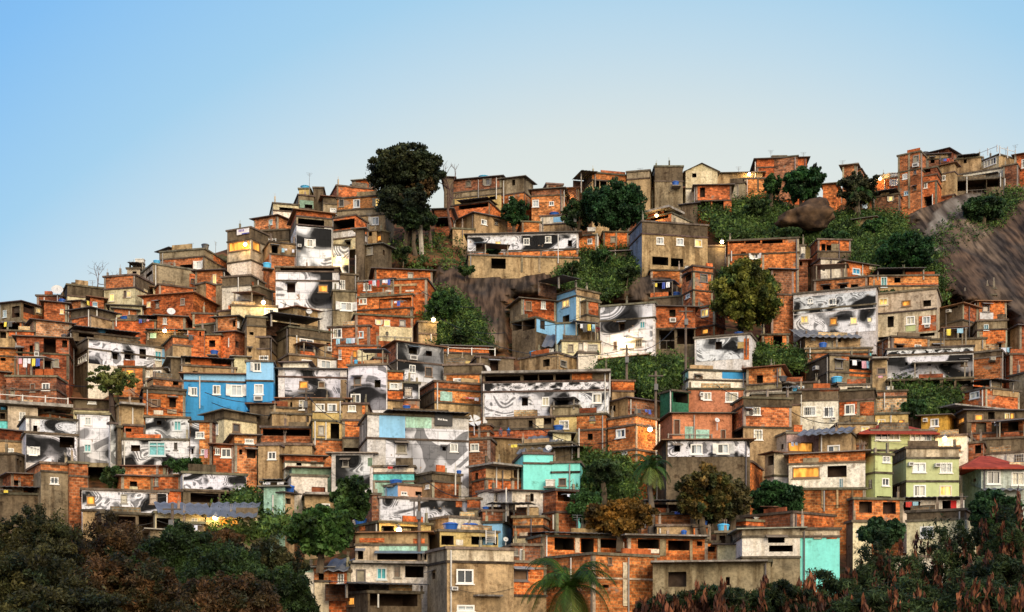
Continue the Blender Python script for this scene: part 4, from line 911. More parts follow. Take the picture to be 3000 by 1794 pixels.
2265 2275 2600 860 | B2@660 C0@820 W0@880 | k2365,725,60,75 | brick room with square black opening right of blue tarp
2125 2235 2700 1400 | B0/C1@940 B0/B0@1020 C2/C2@1225 | s2260,1055,45,55 w2320,1030,80,80 w2335,1250,85,100 v2145,1255,85,85 | brick and tan house with long grey parapet
1490 1500 2300 1880 | C1@1350 | m1505,1362,790,150 k1565,1410,60,55 w1725,1390,115,100 w1980,1385,115,100 | tan house with dark monochrome paste-up and white shutters
@1500 1330
1490 1500 2180 290 | Y0@55 | w1740,105,100,60 w2005,105,105,95 a2110,130,50,35 | sand coloured storey with white windows behind brown tree
2180 2185 2310 220 | B2@80 | p2295,-20,0,220 | orange draped porch room beside sand coloured storey
110 385 395 345 | T3@0 T3@95 | | stepped turquoise house with block shaped upper storey
385 390 655 350 | T3@85 T3@180 | s450,235,75,75 n325,250,90,65 | bright turquoise cube house with louvred window
-260 0 305 345 | C2/C2@130 B0/B0@245 | v70,150,65,90 xK1:145,150,135,45 v0,150,50,80 F-240,118,550,18 p50,120,0,320 | brick balcony house with blue blind
-160 0 300 570 | W0@350 | s130,395,40,65 k175,385,35,75 | whitewashed house below brick balcony
300 425 640 760 | B0/B0@345 B0/B0@560 | v440,350,190,110 w310,605,30,60 c500,400,110,40 p410,590,90,140 | brick house with shaded opening under turquoise cube
10 270 300 880 | B2/B0@605 B0@700 Y0@800 | xC3:75,760,80,50 J-50,465,240,90 | brick house with round cornered parapet and torn cloth
-50 5 200 600 | B1@555 | | small brick parapet under dark awning
1250 1255 1750 690 | B0@580 | v1300,475,190,100 v1525,480,130,95 J1255,440,520,240 c1560,565,120,30 | open brick terrace house under thin slab roof
1400 1760 1770 800 | C2@690 | t1630,735,60,65 p1430,720,0,50 | grey wall room with blue drum under slab terrace
1755 1880 1890 810 | B2@700 | s1770,715,80,80 t1815,655,75,50 | small brick stair room with brown door beside blue tank
10 270 280 1050 | B1@880 | w75,920,30,110 s15,920,45,60 | brick porch room at left of big brick terrace
15 290 1070 1050 | B2/B2@790 | v410,800,190,130 v665,805,125,150 v10,890,60,120 v850,800,200,110 p330,790,0,280 J280,755,800,40 n800,700,160,40 p640,590,0,160 xC3:825,800,25,240 xC3:605,795,45,160 | large unfinished orange brick terrace house under sloping roof
920 1120 1890 1040 | B2/B2@800 | v1215,825,205,90 v1508,838,205,95 k1785,845,52,45 xC0:1425,825,60,160 xC0:1715,830,25,200 xW0:1310,920,110,40 F1060,785,820,14 | orange brick house with two wide black openings
-333 -100 332 1560 | B1/B2@1035 C2/C2@1365 | k-293,1120,48,130 w-238,1150,92,100 s5,1118,150,110 k180,1120,45,20 xC3:-98,1040,38,320 xC3:-60,1092,390,20 F-380,1368,240,14 | brick house with grille and recessed white window in foreground
332 780 1400 1560 | B2/B2@962 | s925,1000,40,70 xC3:1065,1050,42,420 xC3:790,1200,600,16 k875,1265,60,30 | big bare orange brick building in front of the slab roofed houses
1360 1370 2500 1560 | C0@1045 | k1510,1140,175,145 k2065,1190,40,80 F1350,1035,1120,14 | long grey plaster wall house in foreground
2050 2260 2500 700 | B0@640 Y0@700 | w2110,700,80,50 n2330,700,200,30 | brick house with stepped chimney and aqua window
2120 2340 2500 870 | C3@770 | w2350,785,90,70 Z1890,950,270,80 | tan gabled house above dark red tiled roof
1985 1990 2280 1030 | Y0@870 | S | low yellow plaster house with slanting wall
1880 1985 2000 960 | B2@850 | k1890,895,70,50 | tiny brick hut with opening beside yellow slanting wall

1975 1980 2110 900 | C1@755 | T1982,680,120,75 k2000,790,60,80 | dark timber block house under pale blue tank
@2250 430
-110 345 375 320 | B0@105 B0@190 | p345,50,0,60 p30,30,0,90 S | wide brick block with raised strip on skyline behind trees
+ 45 170 175 110 | B1@92
530 645 650 460 | B2@355 | | small brick room between round green tree and palm
718 845 850 300 | B0@172 | p718,130,0,50 p845,150,0,30 | small square brick tower on skyline near palm
+ 845 895 900 300 | B0@215
960 1270 1280 440 | B0@290 | l1090,325 w1195,315,50,60 xC3:975,300,40,110 n1150,230,120,50 | brick house with porch lamp and white window
1000 1250 1260 620 | B1@455 | y1170,480,35,45 J990,430,260,20 t1100,400,70,40 | dark brick house below porch lamp house
1255 1470 1530 610 | B0/B0@45 B0@210 | s1400,85,60,70 w1300,265,45,50 b1315,430,40,40 s1405,225,30,45 s1405,390,30,30 xC0:1355,60,20,540 xC0:1255,80,20,530 | tall slim brick tower house on the rock edge
1530 1740 1835 150 | B1/B1@20 | N1475,10,80,35 S | brown brick attic room behind the slim tower
1535 1720 1740 250 | C2@70 B1@110 | k1570,110,40,50 k1420,200,100,60 c1670,130,80,40 S | brown room under crooked roof with washing line
1440 1610 1630 600 | B1@195 B0@265 B0@330 | v1440,200,130,55 w1480,345,60,60 v1495,480,100,95 p1435,200,0,380 p1590,460,0,120 | brick balcony house on posts above the rock
1625 1800 1830 530 | C2@155 C2@240 B1@460 | w1655,280,60,50 | tan and brick house over red rails
1810 2050 2060 240 | C2@100 | k1890,115,30,45 N1940,35,80,50 J1830,85,210,20 | tan upper room beside railed roof terrace
2050 2230 2380 200 | Y0/C2@75 | w2085,110,120,75 r2045,15,180,70 r2225,5,150,110 p2310,10,0,110 | cream house with metal rail roof terrace on skyline
1750 2215 2280 300 | W0/W0@200 | J1750,290,480,20 | white slab balcony on tall posts above rock
1780 2240 2270 500 | C1@300 | v1930,300,180,180 v2115,280,120,110 v1800,310,110,120 p1920,290,0,180 p2245,260,0,130 | shaded under storey behind posts and red rails
2270 2385 2400 380 | B1@165 | p2290,310,0,70 | low brick house right of white slab balcony
2385 2600 2620 340 | B0@45 | w2450,120,60,85 p2385,-20,0,60 | brick house at the top right corner of hill
840 1030 1075 830 | C2@680 | w910,740,80,70 xB2:1030,690,45,140 xB1:660,680,150,40 S | small tan shack below palm with white window
290 340 420 850 | Y1@780 | | tiny lit yellow hut under the big boulder
170 355 360 1090 | W0@955 | d265,965,55,90 N320,1030,35,50 | white house with cream door panel
-40 0 180 1240 | B2@955 B2@1035 | w40,1050,50,60 | orange brick house end beside the round tree
265 380 385 1250 | B1@1095 | k305,1110,25,40 | round topped small brick house
410 480 800 1130 | B1/B2@895 B1/C1@1010 | k565,950,45,60 xC0:610,940,80,80 k515,940,40,70 | brick roof room with grey screen
415 510 740 1290 | C3/W0@1080 | k525,1150,25,50 | white house with grey side wall below brick roof room
505 735 1035 1300 | B1/B2@1105 | b815,1175,75,60 xC3:975,1120,60,70 xC2:870,1225,60,50 S | brick house with green shutters and brown pitched roof
445 450 960 1420 | B0@1295 | k530,1345,70,60 k695,1335,70,70 k800,1330,70,60 n740,1370,90,35 n870,1360,85,45 | low brick storey with three black openings above paste-up
975 985 1645 1480 | B2@1250 C2@1350 | b1090,1255,60,105 v1220,1265,60,50 J1040,1180,470,80 xB0:1280,1320,365,30 | brick rooftop terrace with aqua door and slanting thin roof
80 250 270 1370 | C2@1260 | b95,1270,50,80 w195,1290,40,50 J70,1240,190,20 | little tan house beside round tree with blue shutter
2050 2185 2195 1440 | Y1@1370 | y2100,1375,80,50 | small round topped lit hut at foot of rock
1880 2190 2200 1500 | C2@1430 | | low tan wall room at foot of rock
@2250 880
245 250 1045 330 | W1@-60 W1@105 | m252,-58,790,160 m252,112,790,215 w385,-10,50,40 w585,-15,75,60 y315,150,75,70 e595,165,75,75 y795,165,65,65 y970,170,25,35 | wide two storey house with dark monochrome paste-up and lit windows
1045 1050 1630 370 | C3@-60 C3@135 | y1070,-20,90,70 e1290,0,90,60 k1500,0,75,60 k1155,155,60,105 w1335,155,85,80 w1490,155,80,75 xB0:1455,150,170,150 a1515,240,50,30 xG0:1330,245,95,55 b1170,255,70,75 k1060,335,550,30 | pale plaster block with six windows beside dark paste-up
1880 2020 2305 200 | B1/B2@10 | s2070,45,70,70 k1745,50,100,30 xW1:2045,120,130,65 | brick house with pale banner under its window
2020 2025 2310 470 | C0@200 B3@290 | b2085,235,45,55 xB2:2075,290,220,130 k2230,420,25,60 c2240,470,80,110 | orange glowing wall house with small blue window
1655 1880 2025 400 | C1/B1@30 C1@190 | k1745,50,90,30 v1800,290,80,80 a1740,95,35,25 | dark brown timber faced house beside rock
2340 2430 2600 500 | C2/B1@240 | | dark brick house at right edge below rock
-60 30 250 300 | B1@-300 B0@-60 | e90,-20,60,60 | brick strip house with orange glow by round tree
-60 185 200 450 | B2@330 | v50,345,90,100 | low orange brick house with open porch
265 360 890 480 | C1/C2@350 | k660,360,45,45 c400,345,70,90 Z265,285,630,70 d570,380,60,95 | brown plank shack with rusty tin roof
360 980 1000 570 | C2@460 B0@500 | t490,460,80,60 xT0:970,510,60,90 p405,460,0,110 | low house with blue tank below rusty roof
1010 1195 1560 560 | B0/B2@350 | k1240,440,65,40 w1240,440,65,40 w1415,430,65,35 N1335,490,70,35 | brick house with two arched dark windows
1560 1565 2105 480 | C2@380 | e1850,425,60,25 k1600,435,70,45 | long tan wall house with tiny lamp lit opening
370 595 1030 800 | C1/C0@525 C1/C0@690 | s650,585,70,75 v785,530,190,140 c790,590,60,60 c880,600,70,70 xB2:785,675,245,65 T610,735,110,65 a465,640,30,35 xB2:710,540,70,40 | grey house with washing on brick balcony and bright blue tank
1010 1015 1150 800 | C2@570 | s1050,650,90,70 c1060,740,80,50 F1000,560,150,15 | narrow tan house left of white paste-up on stilts
1150 1155 1985 770 | W1@475 W1@535 | m1158,478,820,50 m1158,540,820,225 k1325,600,25,30 k1540,590,35,45 s1700,590,30,35 s1860,580,65,55 p1465,760,0,220 p1530,770,0,170 p1680,760,0,100 p1805,760,0,80 | white paste-up house standing on tall stilts
1155 1190 1980 850 | C1@775 | v1160,775,150,60 v1320,775,130,60 v1480,775,180,60 v1690,775,110,60 v1820,775,140,60 | black gaps beneath stilt house floor
1990 2240 2250 760 | C1@480 B0@540 | n2145,550,50,30 | dark topped brick house right of stilt house
2240 2340 2600 760 | B1/B1@520 | | large sloping brick wall house at right edge
2330 2480 2620 940 | C0@700 | | pale grey wall house at right edge
685 690 1025 1190 | C1@875 C0@975 | xB0:690,985,170,130 xB0:890,985,135,130 w740,1005,100,100 | grey house with brick panels and white window
685 690 990 890 | W0@820 | k765,840,150,40 | white band room with long black slot
300 305 680 1225 | C1@865 W0@970 | w340,1025,125,95 w535,1030,100,100 a610,1135,40,30 xB1:500,820,180,60 | white house with two barred windows and mossy parapet
-160 280 310 1250 | C1@890 C2@1010 | w100,1050,115,95 xB2:-60,1020,120,200 | tan house with round edged parapet and white shutter
-20 60 120 900 | B2@680 C1@820 | N85,730,100,60 | small brick hut with black tank
120 480 490 870 | C1@790 | b230,830,120,60 Z90,780,200,60 | dark shed with grey tin roof
1030 1035 1340 1060 | B1@880 B3@940 | n1145,860,60,40 | speckled orange plaster house beside dark slope
1035 1040 1355 1200 | Y1@1100 | y1055,1150,80,45 e1260,1155,60,40 | warm lit cream house above green tiled roof
1340 1480 1490 1200 | C1@1140 | N1320,1060,90,40 | low dark room with rubble
1480 1725 1735 1310 | Y2@1105 | w1570,1145,80,75 a1505,1145,40,35 b1550,1240,60,40 S | mustard yellow house with white shutter and air unit
1920 2080 2100 830 | B0@770 | S | small brick roof hut below stilt house
1770 2100 2430 1060 | B0/B0@845 | s1815,895,80,65 w1950,870,95,80 v2170,780,200,80 xC2:2165,860,250,70 J2130,770,240,80 F1745,1045,720,14 | brick house with dark glass window and canopied terrace
1735 1920 2480 1340 | C1/C1@1060 | e1835,1135,65,60 e1995,1100,85,65 y2285,1090,50,70 e2340,1090,40,70 k2125,1080,65,90 | dark grey house with four warm lit windows
1940 1950 2600 1350 | B0@1170 B0@1290 | v2010,1185,100,95 v2160,1180,100,100 v2320,1175,100,100 c2180,1185,40,80 | brick gallery house with three dark open bays
2070 2075 2600 1484 | C1@1340 | | rounded grey concrete parapet house at right
1935 2070 2080 1650 | B1@1370 | k2000,1400,60,80 | small dark brick stair house
1615 1620 1920 1600 | W0@1320 | l1720,1350 e1800,1400,60,60 | white house lit by bright lamp beside green house
2105 2110 2480 1600 | W0@1484 | s2380,1490,90,70 | white upper house behind red hipped roof
680 685 1040 1484 | C2@1190 | y720,1240,85,50 y900,1220,80,40 | tan lower house with pale shutters and zigzag roof sheet
490 495 800 1600 | C2@1290 | w575,1400,120,85 Z300,1240,520,50 | tan house with white window under zigzag roof sheet
750 930 935 1500 | B1@1385 | | triangular brick stair wall house
45 180 490 1500 | C3/A2@1280 | e190,1370,245,100 c200,1380,70,80 n165,1280,350,25 k130,1390,20,50 | pink plaster house with curtained orange balcony
860 1000 1620 1520 | G0/G0@1255 G0/G0@1450 | w1035,1255,240,100 w1370,1270,210,95 X860,1200,780,90 | upper lime green house under red tiled roof
@2250 1330
930 1035 1200 420 | G0/G0@0 G0/G0@180 | w1105,15,75,70 w1100,235,70,75 s975,250,30,80 v1050,410,140,40 | narrow lime green house with two small barred windows
1200 1335 1845 415 | C1/C3@-60 G0/G0@40 C1/G0@265 | w1395,85,130,95 w1660,85,120,100 w1405,300,120,115 y1655,305,120,105 a1350,85,45,35 a1605,95,50,35 p1208,290,0,150 | big lime green house with four white windows
1865 2060 2600 420 | T4/T5@130 | w2115,165,130,130 w2350,175,130,130 k1985,240,25,30 k1985,270,25,20 X1850,30,640,110 Z2030,300,440,45 | pale grey green house with red hipped tile roof
200 205 940 340 | B2@5 W0@100 | e235,125,265,110 k575,115,185,110 d640,155,70,70 xY1:580,150,50,75 xY1:705,150,50,75 xC0:340,40,150,60 b690,240,35,90 | whitewashed house with orange lattice balcony
-30 60 190 280 | C3@-20 W2@210 | k0,20,60,90 | pale mauve wall house beside lattice balcony
300 305 945 560 | B2@340 | xC2:515,345,18,180 xC2:660,345,18,180 xC2:805,345,18,180 | bright brick retaining wall house below lattice balcony
850 940 945 280 | B1@0 | s850,120,80,150 | dark red wooden gate strip house
640 830 1300 650 | B1/B2@430 | k880,460,125,110 k1110,465,125,115 | orange brick ruin with two arched black openings
755 820 1000 820 | C1/Y0@650 | w860,725,45,70 | cream room half hidden below brick ruin
1300 1305 1890 560 | W0@440 | v1310,450,160,100 v1685,440,80,110 c1320,470,120,80 xR0:1735,450,85,110 J1290,410,620,30 p1885,450,0,100 | cream terrace house with red door cloth and dark awning
1340 1350 1900 900 | C1@560 Y0@650 | w1470,700,130,110 | dark parapet house half hidden by rust leaved bushes
0 40 70 660 | B2@515 | | small brick pillar hut by green tree
-250 240 640 760 | B1/B0@560 | xB2:300,620,300,70 | long low brick roof storey beside turquoise wall
312 318 692 1300 | C3@725 T3@800 | xC3:440,770,80,55 xB2:565,800,100,22 | bright aqua walled house with pale parapet
-250 -240 310 1300 | C3@725 W0@800 C0@1000 | v0,810,160,50 v10,885,230,60 k150,815,80,60 | white house with dark openings left of bright aqua wall
1200 1210 1680 1120 | W0@1000 | | white wall strip glimpsed through rust leaved bushes
"""
# ---------------------------------------------------------------- camera, sky, sun
sc=bpy.context.scene
cam=bpy.data.cameras.new('camera'); co=bpy.data.objects.new('camera',cam); C.objects.link(co)
co.location=(0,0,CZ); co.rotation_euler=(math.pi/2,0,0); cam.sensor_width=36; cam.lens=36*F/3000; cam.shift_y=(HZ-897)/3000
cam.clip_start=1; cam.clip_end=6000; sc.camera=co
w=bpy.data.worlds.new('World'); sc.world=w; w.use_nodes=True; nt=w.node_tree; bg=nt.nodes['Background']
SUN_EL,SUN_AZ=24,24          # sun low behind the camera, to the right
sky=N(nt,'ShaderNodeTexSky',sky_type='NISHITA'); sky.sun_disc=False; sky.sun_elevation=math.radians(SUN_EL); sky.sun_rotation=math.radians(180-SUN_AZ)
sky.air_density=1.0; sky.dust_density=.6; sky.ozone_density=1.5
# evening haze: a warm pale band low over the hill, clear blue higher up and to the left
tc=N(nt,'ShaderNodeTexCoord'); sp=N(nt,'ShaderNodeSeparateXYZ'); nt.links.new(tc.outputs['Generated'],sp.inputs[0])
def mt(op,a,b,c=None):
    n=N(nt,'ShaderNodeMath',operation=op)
    for i,v in enumerate((a,b) if c is None else (a,b,c)):
        if isinstance(v,(int,float)): n.inputs[i].default_value=v
        else: nt.links.new(v,n.inputs[i])
    return n.outputs[0]
xa=mt('ADD',sp.outputs[0],-.08); xx=mt('MULTIPLY',mt('MULTIPLY',xa,xa),.98)
hh=mt('ADD',sp.outputs[2],xx)
r=N(nt,'ShaderNodeValToRGB'); e=r.color_ramp.elements
SK=[(.0,(.96,.84,.66)),(.29,(.84,.85,.76)),(.36,(.74,.81,.79)),(.41,(.56,.74,.85)),(.46,(.39,.66,.88)),(.56,(.24,.54,.92)),(.75,(.12,.34,.78))]
while len(e)<len(SK): e.new(.5)
for i,(p,c) in enumerate(SK): e[i].position=p; e[i].color=(*c,1)
nt.links.new(hh,r.inputs[0])
sm=N(nt,'ShaderNodeMix',data_type='RGBA',blend_type='MIX'); sm.inputs[0].default_value=.93
sk=mul(nt,sky.outputs[0],(.12,.12,.12)); nt.links.new(sk,sm.inputs[6]); gy=mt('MAXIMUM',mt('MULTIPLY',sp.outputs[1],-1.0),0.0)      # warm glow added to the sky opposite the hill, as soft frontal fill
gl=N(nt,'ShaderNodeMix',data_type='RGBA',blend_type='ADD'); nt.links.new(gy,gl.inputs[0]); nt.links.new(r.outputs[0],gl.inputs[6]); gl.inputs[7].default_value=(1.25,.98,.68,1)
nt.links.new(gl.outputs[2],sm.inputs[7])
nt.links.new(sm.outputs[2],bg.inputs[0]); bg.inputs[1].default_value=.71
L=bpy.data.lights.new('sun','SUN'); L.energy=2.2; L.angle=math.radians(38); L.color=(1,.82,.58); so=bpy.data.objects.new('sun',L); C.objects.link(so)
el,az=math.radians(SUN_EL),math.radians(SUN_AZ); dv=Vector((math.sin(az)*math.cos(el),-math.cos(az)*math.cos(el),math.sin(el))); so.rotation_euler=dv.to_track_quat('Z','Y').to_euler()
sc.view_settings.view_transform='Standard'; sc.view_settings.look='None'; sc.view_settings.gamma=1; sc.view_settings.exposure=.5
# ---------------------------------------------------------------- hill
SKY=[(-500,860),(-200,800),(0,775),(150,745),(250,710),(400,650),(550,605),(720,530),(900,500),(1050,510),(1100,505),(1400,490),(1600,485),(1700,495),(1850,490),(2000,490),(2180,520),(2250,500),(2350,465),(2440,452),(2482,450),(2700,440),(3000,430)]
def ysky(X):
    x=X/DS
    if x<=SKY[0][0]: return SKY[0][1]*DS
    for (a,p),(b,q) in zip(SKY,SKY[1:]):
        if x<=b: return (p+(q-p)*(x-a)/(b-a))*DS
    return SKY[-1][1]*DS
def inpoly(x,y,pl):
    c=False; j=len(pl)-1
    for i in range(len(pl)):
        (xi,yi),(xj,yj)=pl[i],pl[j]
        if (yi>y)!=(yj>y) and x<(xj-xi)*(y-yi)/(yj-yi)+xi: c=not c
        j=i
    return c
ROCK=[[(2195,515),(2240,480),(2330,462),(2400,455),(2490,445),(2700,440),(2800,800),(2490,860),(2440,760),(2310,730),(2280,690),(2270,640),(2235,600),(2205,560)],
 [(1060,640),(1240,655),(1345,640),(1345,705),(1235,725),(1230,850),(1180,850),(1130,740),(1050,690)],[(1480,655),(1640,650),(1660,705),(1560,745),(1480,725)]]
GREEN=[([(1035,700),(1085,700),(1150,755),(1190,845),(1060,835),(1030,760)],2000,.3),([(960,575),(1120,565),(1130,645),(1040,655),(960,645)],260,.3),
 ([(1400,590),(1530,605),(1570,640),(1480,725),(1350,690),(1360,640)],1500,.3),([(1680,500),(1860,470),(1930,515),(1920,600),(1740,570)],2000,.3),
 ([(1900,560),(2050,510),(2190,520),(2210,620),(2290,650),(2290,740),(2100,660),(1980,600)],4200,.35),([(2240,600),(2330,510),(2440,455),(2482,458),(2440,540),(2340,600),(2270,640)],2000,.3),
 ([(2210,560),(2250,610),(2290,700),(2270,700),(2220,620)],700,.3),([(1440,900),(1500,880),(1640,868),(1655,905),(1590,960),(1540,930)],2200,.28),([(1820,840),(1950,855),(1935,890),(1820,880)],700,.28),([(2165,915),(2300,900),(2330,960),(2280,1010),(2200,1000)],1200,.3),
 ([(1400,1100),(1530,1120),(1540,1210),(1400,1190)],1500,.3),([(590,1180),(700,1270),(640,1300),(500,1290)],900,.3)]
def openw(x,y):
    n=0
    for dx,dy in ((0,0),(18,0),(-18,0),(0,14),(0,-14)):
        for pl in ROCK+[g_[0] for g_ in GREEN]:
            if inpoly(x+dx,y+dy,pl): n+=1; break
    return n/5
_oc={}
def OFF(X,Y):
    k=(int(X//14),int(Y//14))
    if k not in _oc: _oc[k]=.6+5.4*(1-openw((k[0]+.5)*14/DS,(k[1]+.5)*14/DS))
    return _oc[k]
hm=bpy.data.meshes.new('hillside'); V=[];Fc=[];zn=[]
xs=np.linspace(-700,3700,300); ny=150
nz=lambda x,y: .35*math.sin(x*.9+y*.3)+.25*math.sin(x*2.1-y*1.3)+.2*math.sin(x*.31+2)+.15*math.sin(x*4.3+y*3.1)
SLAB=[(2225,590),(2275,505),(2300,480),(2390,462),(2330,510),(2290,570),(2245,665),(2212,640)]
for j in range(ny+14):
    for X_ in xs:
        ys=ysky(X_)
        if j<ny:
            y=1900+(ys-1900)*j/(ny-1); x_,y_=X_/DS,y/DS; d=Dh(y)+OFF(X_,y)
            rk=0
            for pl in ROCK:
                if inpoly(x_,y_,pl): rk=1
            n=nz(x_*.03,y_*.03); d2=d+(nz(x_*.011,y_*.008)*1.6 if rk else n*.45)-(1.2 if rk and x_>2100 else 0)
            p=P(X_,y,d2)
            gr=0
            for pl,n_,_ in GREEN:
                if n_>300 and inpoly(x_,y_,pl): gr=1
            V.append(tuple(p)); zn.append((rk,gr,1.0 if inpoly(x_,y_,SLAB) else 0))
        else:
            k=j-ny+1; d=Dh(ys)+6+nz(X_/DS*.03,ys/DS*.03)*.45*(k<1); d0=Dh(ys)+6; p0=P(X_,ys,d0); dd=(k**1.6)*1.6; V.append((p0.x*(d0+dd)/d0,d0+dd,p0.z-dd*.45)); zn.append((0,1,0))
nx_=len(xs)
for j in range(ny+13):
    for i in range(nx_-1): a=j*nx_+i; Fc.append((a,a+1,a+nx_+1,a+nx_))
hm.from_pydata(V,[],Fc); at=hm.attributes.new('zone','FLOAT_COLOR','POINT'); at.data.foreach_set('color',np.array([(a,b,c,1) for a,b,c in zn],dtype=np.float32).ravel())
m,nt2,b=nmat('hill_soil',.95,.1); g=N(nt2,'ShaderNodeNewGeometry'); a=N(nt2,'ShaderNodeAttribute',attribute_name='zone'); s=N(nt2,'ShaderNodeSeparateColor'); nt2.links.new(a.outputs['Color'],s.inputs[0])
def pn(scale,det=5,sx=1,sz=1,sy=None):
    mp=N(nt2,'ShaderNodeMapping'); mp.inputs['Scale'].default_value=(sx,sx if sy is None else sy,sz); nt2.links.new(g.outputs['Position'],mp.inputs[0]); n=N(nt2,'ShaderNodeTexNoise'); n.inputs['Scale'].default_value=scale; n.inputs['Detail'].default_value=det; nt2.links.new(mp.outputs[0],n.inputs[0]); return n.outputs[0]
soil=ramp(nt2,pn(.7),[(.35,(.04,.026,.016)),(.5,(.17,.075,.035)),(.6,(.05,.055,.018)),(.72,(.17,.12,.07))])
grass=ramp(nt2,pn(.9),[(.35,(.015,.03,.012)),(.55,(.05,.08,.02)),(.72,(.13,.11,.035))])
rock=mul(nt2,ramp(nt2,pn(.13,11,1,.55,.5),[(.36,(.025,.018,.014)),(.44,(.10,.062,.038)),(.5,(.042,.032,.025)),(.6,(.13,.088,.055)),(.7,(.24,.19,.14))]),ramp(nt2,pn(2.2,10,1,.13,.12),[(.4,.45),(.5,1.0),(.62,1.45)]))
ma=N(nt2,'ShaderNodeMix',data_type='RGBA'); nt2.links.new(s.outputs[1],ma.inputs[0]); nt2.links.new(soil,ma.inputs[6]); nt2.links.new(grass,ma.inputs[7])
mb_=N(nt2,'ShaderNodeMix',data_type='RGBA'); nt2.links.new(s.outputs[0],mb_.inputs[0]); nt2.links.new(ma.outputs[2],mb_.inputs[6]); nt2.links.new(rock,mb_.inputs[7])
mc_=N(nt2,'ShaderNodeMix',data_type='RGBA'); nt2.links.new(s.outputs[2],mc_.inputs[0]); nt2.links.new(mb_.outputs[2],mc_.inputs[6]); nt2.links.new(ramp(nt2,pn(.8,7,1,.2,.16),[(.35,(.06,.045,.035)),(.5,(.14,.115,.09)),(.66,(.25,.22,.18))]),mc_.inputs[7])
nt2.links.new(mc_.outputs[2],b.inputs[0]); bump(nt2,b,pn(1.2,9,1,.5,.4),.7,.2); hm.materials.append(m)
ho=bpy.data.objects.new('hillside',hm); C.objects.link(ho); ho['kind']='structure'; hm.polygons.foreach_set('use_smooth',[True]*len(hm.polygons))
gm=bpy.data.meshes.new('ground'); zb=-1.2; G=4000
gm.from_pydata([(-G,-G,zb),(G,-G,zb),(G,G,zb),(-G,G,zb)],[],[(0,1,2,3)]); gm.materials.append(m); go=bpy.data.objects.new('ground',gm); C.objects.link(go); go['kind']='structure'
# ---------------------------------------------------------------- houses from the plan
ox=oy=0; last=None
for line in DATA.strip().split('\n'):
    line=line.strip()
    if not line: continue
    if line[0]=='@': ox,oy=map(float,line[1:].split()); continue
    try:
        if line[0]=='+': house(line,ox,oy,last)
        else: last=house(line,ox,oy)
    except Exception as ex: print('BAD',line[:60],repr(ex))
# ---------------------------------------------------------------- undergrowth
for pl,n,sz in GREEN:
    xs_=[p[0] for p in pl]; ys_=[p[1] for p in pl]; pts=[];al=[]; k=0
    while k<n*.22:
        x,y=random.uniform(min(xs_),max(xs_)),random.uniform(min(ys_),max(ys_))
        if not inpoly(x,y,pl): continue
        k+=1; X_,Y_=x*DS,y*DS; d=Dh(Y_)-.25; c=P(X_,Y_,d); rr=random.uniform(.35,1.1); q=rng.normal(size=(44,3))*np.array([rr,.4,rr*.7])*.6
        pts.append(q+np.array(c)); al.append(np.full(44,random.random())*.8+rng.uniform(0,.2,44))
    o=leafmesh('undergrowth',np.concatenate(pts),.12,np.concatenate(al),None,(.018,.055,.016),(.11,.16,.03),tuple(P(xs_[0]*DS,ys_[0]*DS,Dh(ys_[0]*DS))),1.3)
    o['kind']='stuff'
DK,MD,OL,RU=(.02,.05,.018),(.06,.13,.03),(.11,.12,.02),(.2,.07,.015)
T=lambda x,y,w,h,by,c1,c2,label,dd=0,name='tree',cat='tree',**k: tree(x*DS,y*DS,w*DS,h*DS,Dh(by*DS)+dd,by*DS,c1,c2,label,name,cat,**k)
T(884,355,196,125,600,(.014,.026,.012),(.05,.055,.02),'large dark dome shaped tree on the skyline beside brick houses',lobes=8,dens=1.4,leaf=.16)
T(955,500,105,65,600,(.012,.025,.012),(.04,.07,.02),'dark leafy tree low under the dome shaped skyline tree',-1.2,dens=.8)
T(905,430,150,110,600,(.012,.022,.012),(.04,.05,.02),'lower dark crown under the dome shaped skyline tree',-.8,dens=1.0)
T(985,420,75,60,600,(.06,.04,.015),(.16,.09,.03),'small russet thin crowned tree beside the dome shaped tree',-1,dens=.45,tcol=(.4,.35,.28))
T(1405,437,165,130,600,DK,(.03,.085,.025),'broad dark green tree hiding the half brick skyline house',lobes=6,dens=1.3)
T(1360,478,75,85,590,DK,(.05,.08,.02),'slender green tree left of the broad dark tree',dens=.6)
T(1213,478,70,75,560,DK,(.03,.08,.02),'round green tree below the skyline house end',dens=.8)
T(1895,400,105,95,520,DK,(.03,.09,.02),'round dark tree standing above the big boulder',dens=1.2)
T(1960,395,35,70,520,(.015,.02,.012),(.04,.04,.02),'thin dark crown poking above the round boulder tree',1,dens=.5)
T(1848,420,50,55,510,DK,MD,'dark tree left of the boulder tree by red brick house',dens=.7)
T(2022,415,110,90,540,(.02,.03,.012),(.07,.07,.03),'olive tree behind the palm on the right skyline',1,dens=.8)
T(1712,625,190,180,815,(.02,.055,.012),(.2,.19,.03),'big round yellow green tree among the brick houses',-1.5,lobes=6,dens=1.5)
T(205,885,140,80,1000,(.04,.07,.02),(.16,.16,.04),'thin leaved tree with twisted trunk between left paste-ups',-2,dens=.45,tcol=(.07,.05,.04))
T(795,1145,110,130,1290,(.012,.035,.01),(.05,.09,.02),'branching dark green tree before the paper portrait house',-3,dens=.8)
T(690,1225,170,130,1350,(.015,.05,.012),(.08,.15,.03),'bushy bright green tree below the tall tan tower room',-5,lobes=6,dens=1.3)
T(1632,1132,160,140,1290,(.02,.045,.012),(.16,.09,.02),'large rusty green mango tree in front of sand coloured storey',-1,lobes=6,dens=1.3)
T(1730,1145,90,120,1290,(.03,.04,.015),(.12,.09,.03),'brownish tree merging with the mango tree',0,dens=.8)
T(1800,1168,155,85,1250,DK,(.04,.11,.03),'low round green tree beside the brick retaining wall house',dens=1.1)
T(1412,1208,180,90,1300,(.07,.05,.012),(.25,.12,.02),'rust coloured round tree in front of brick terrace house',-3,lobes=6,dens=1.2)
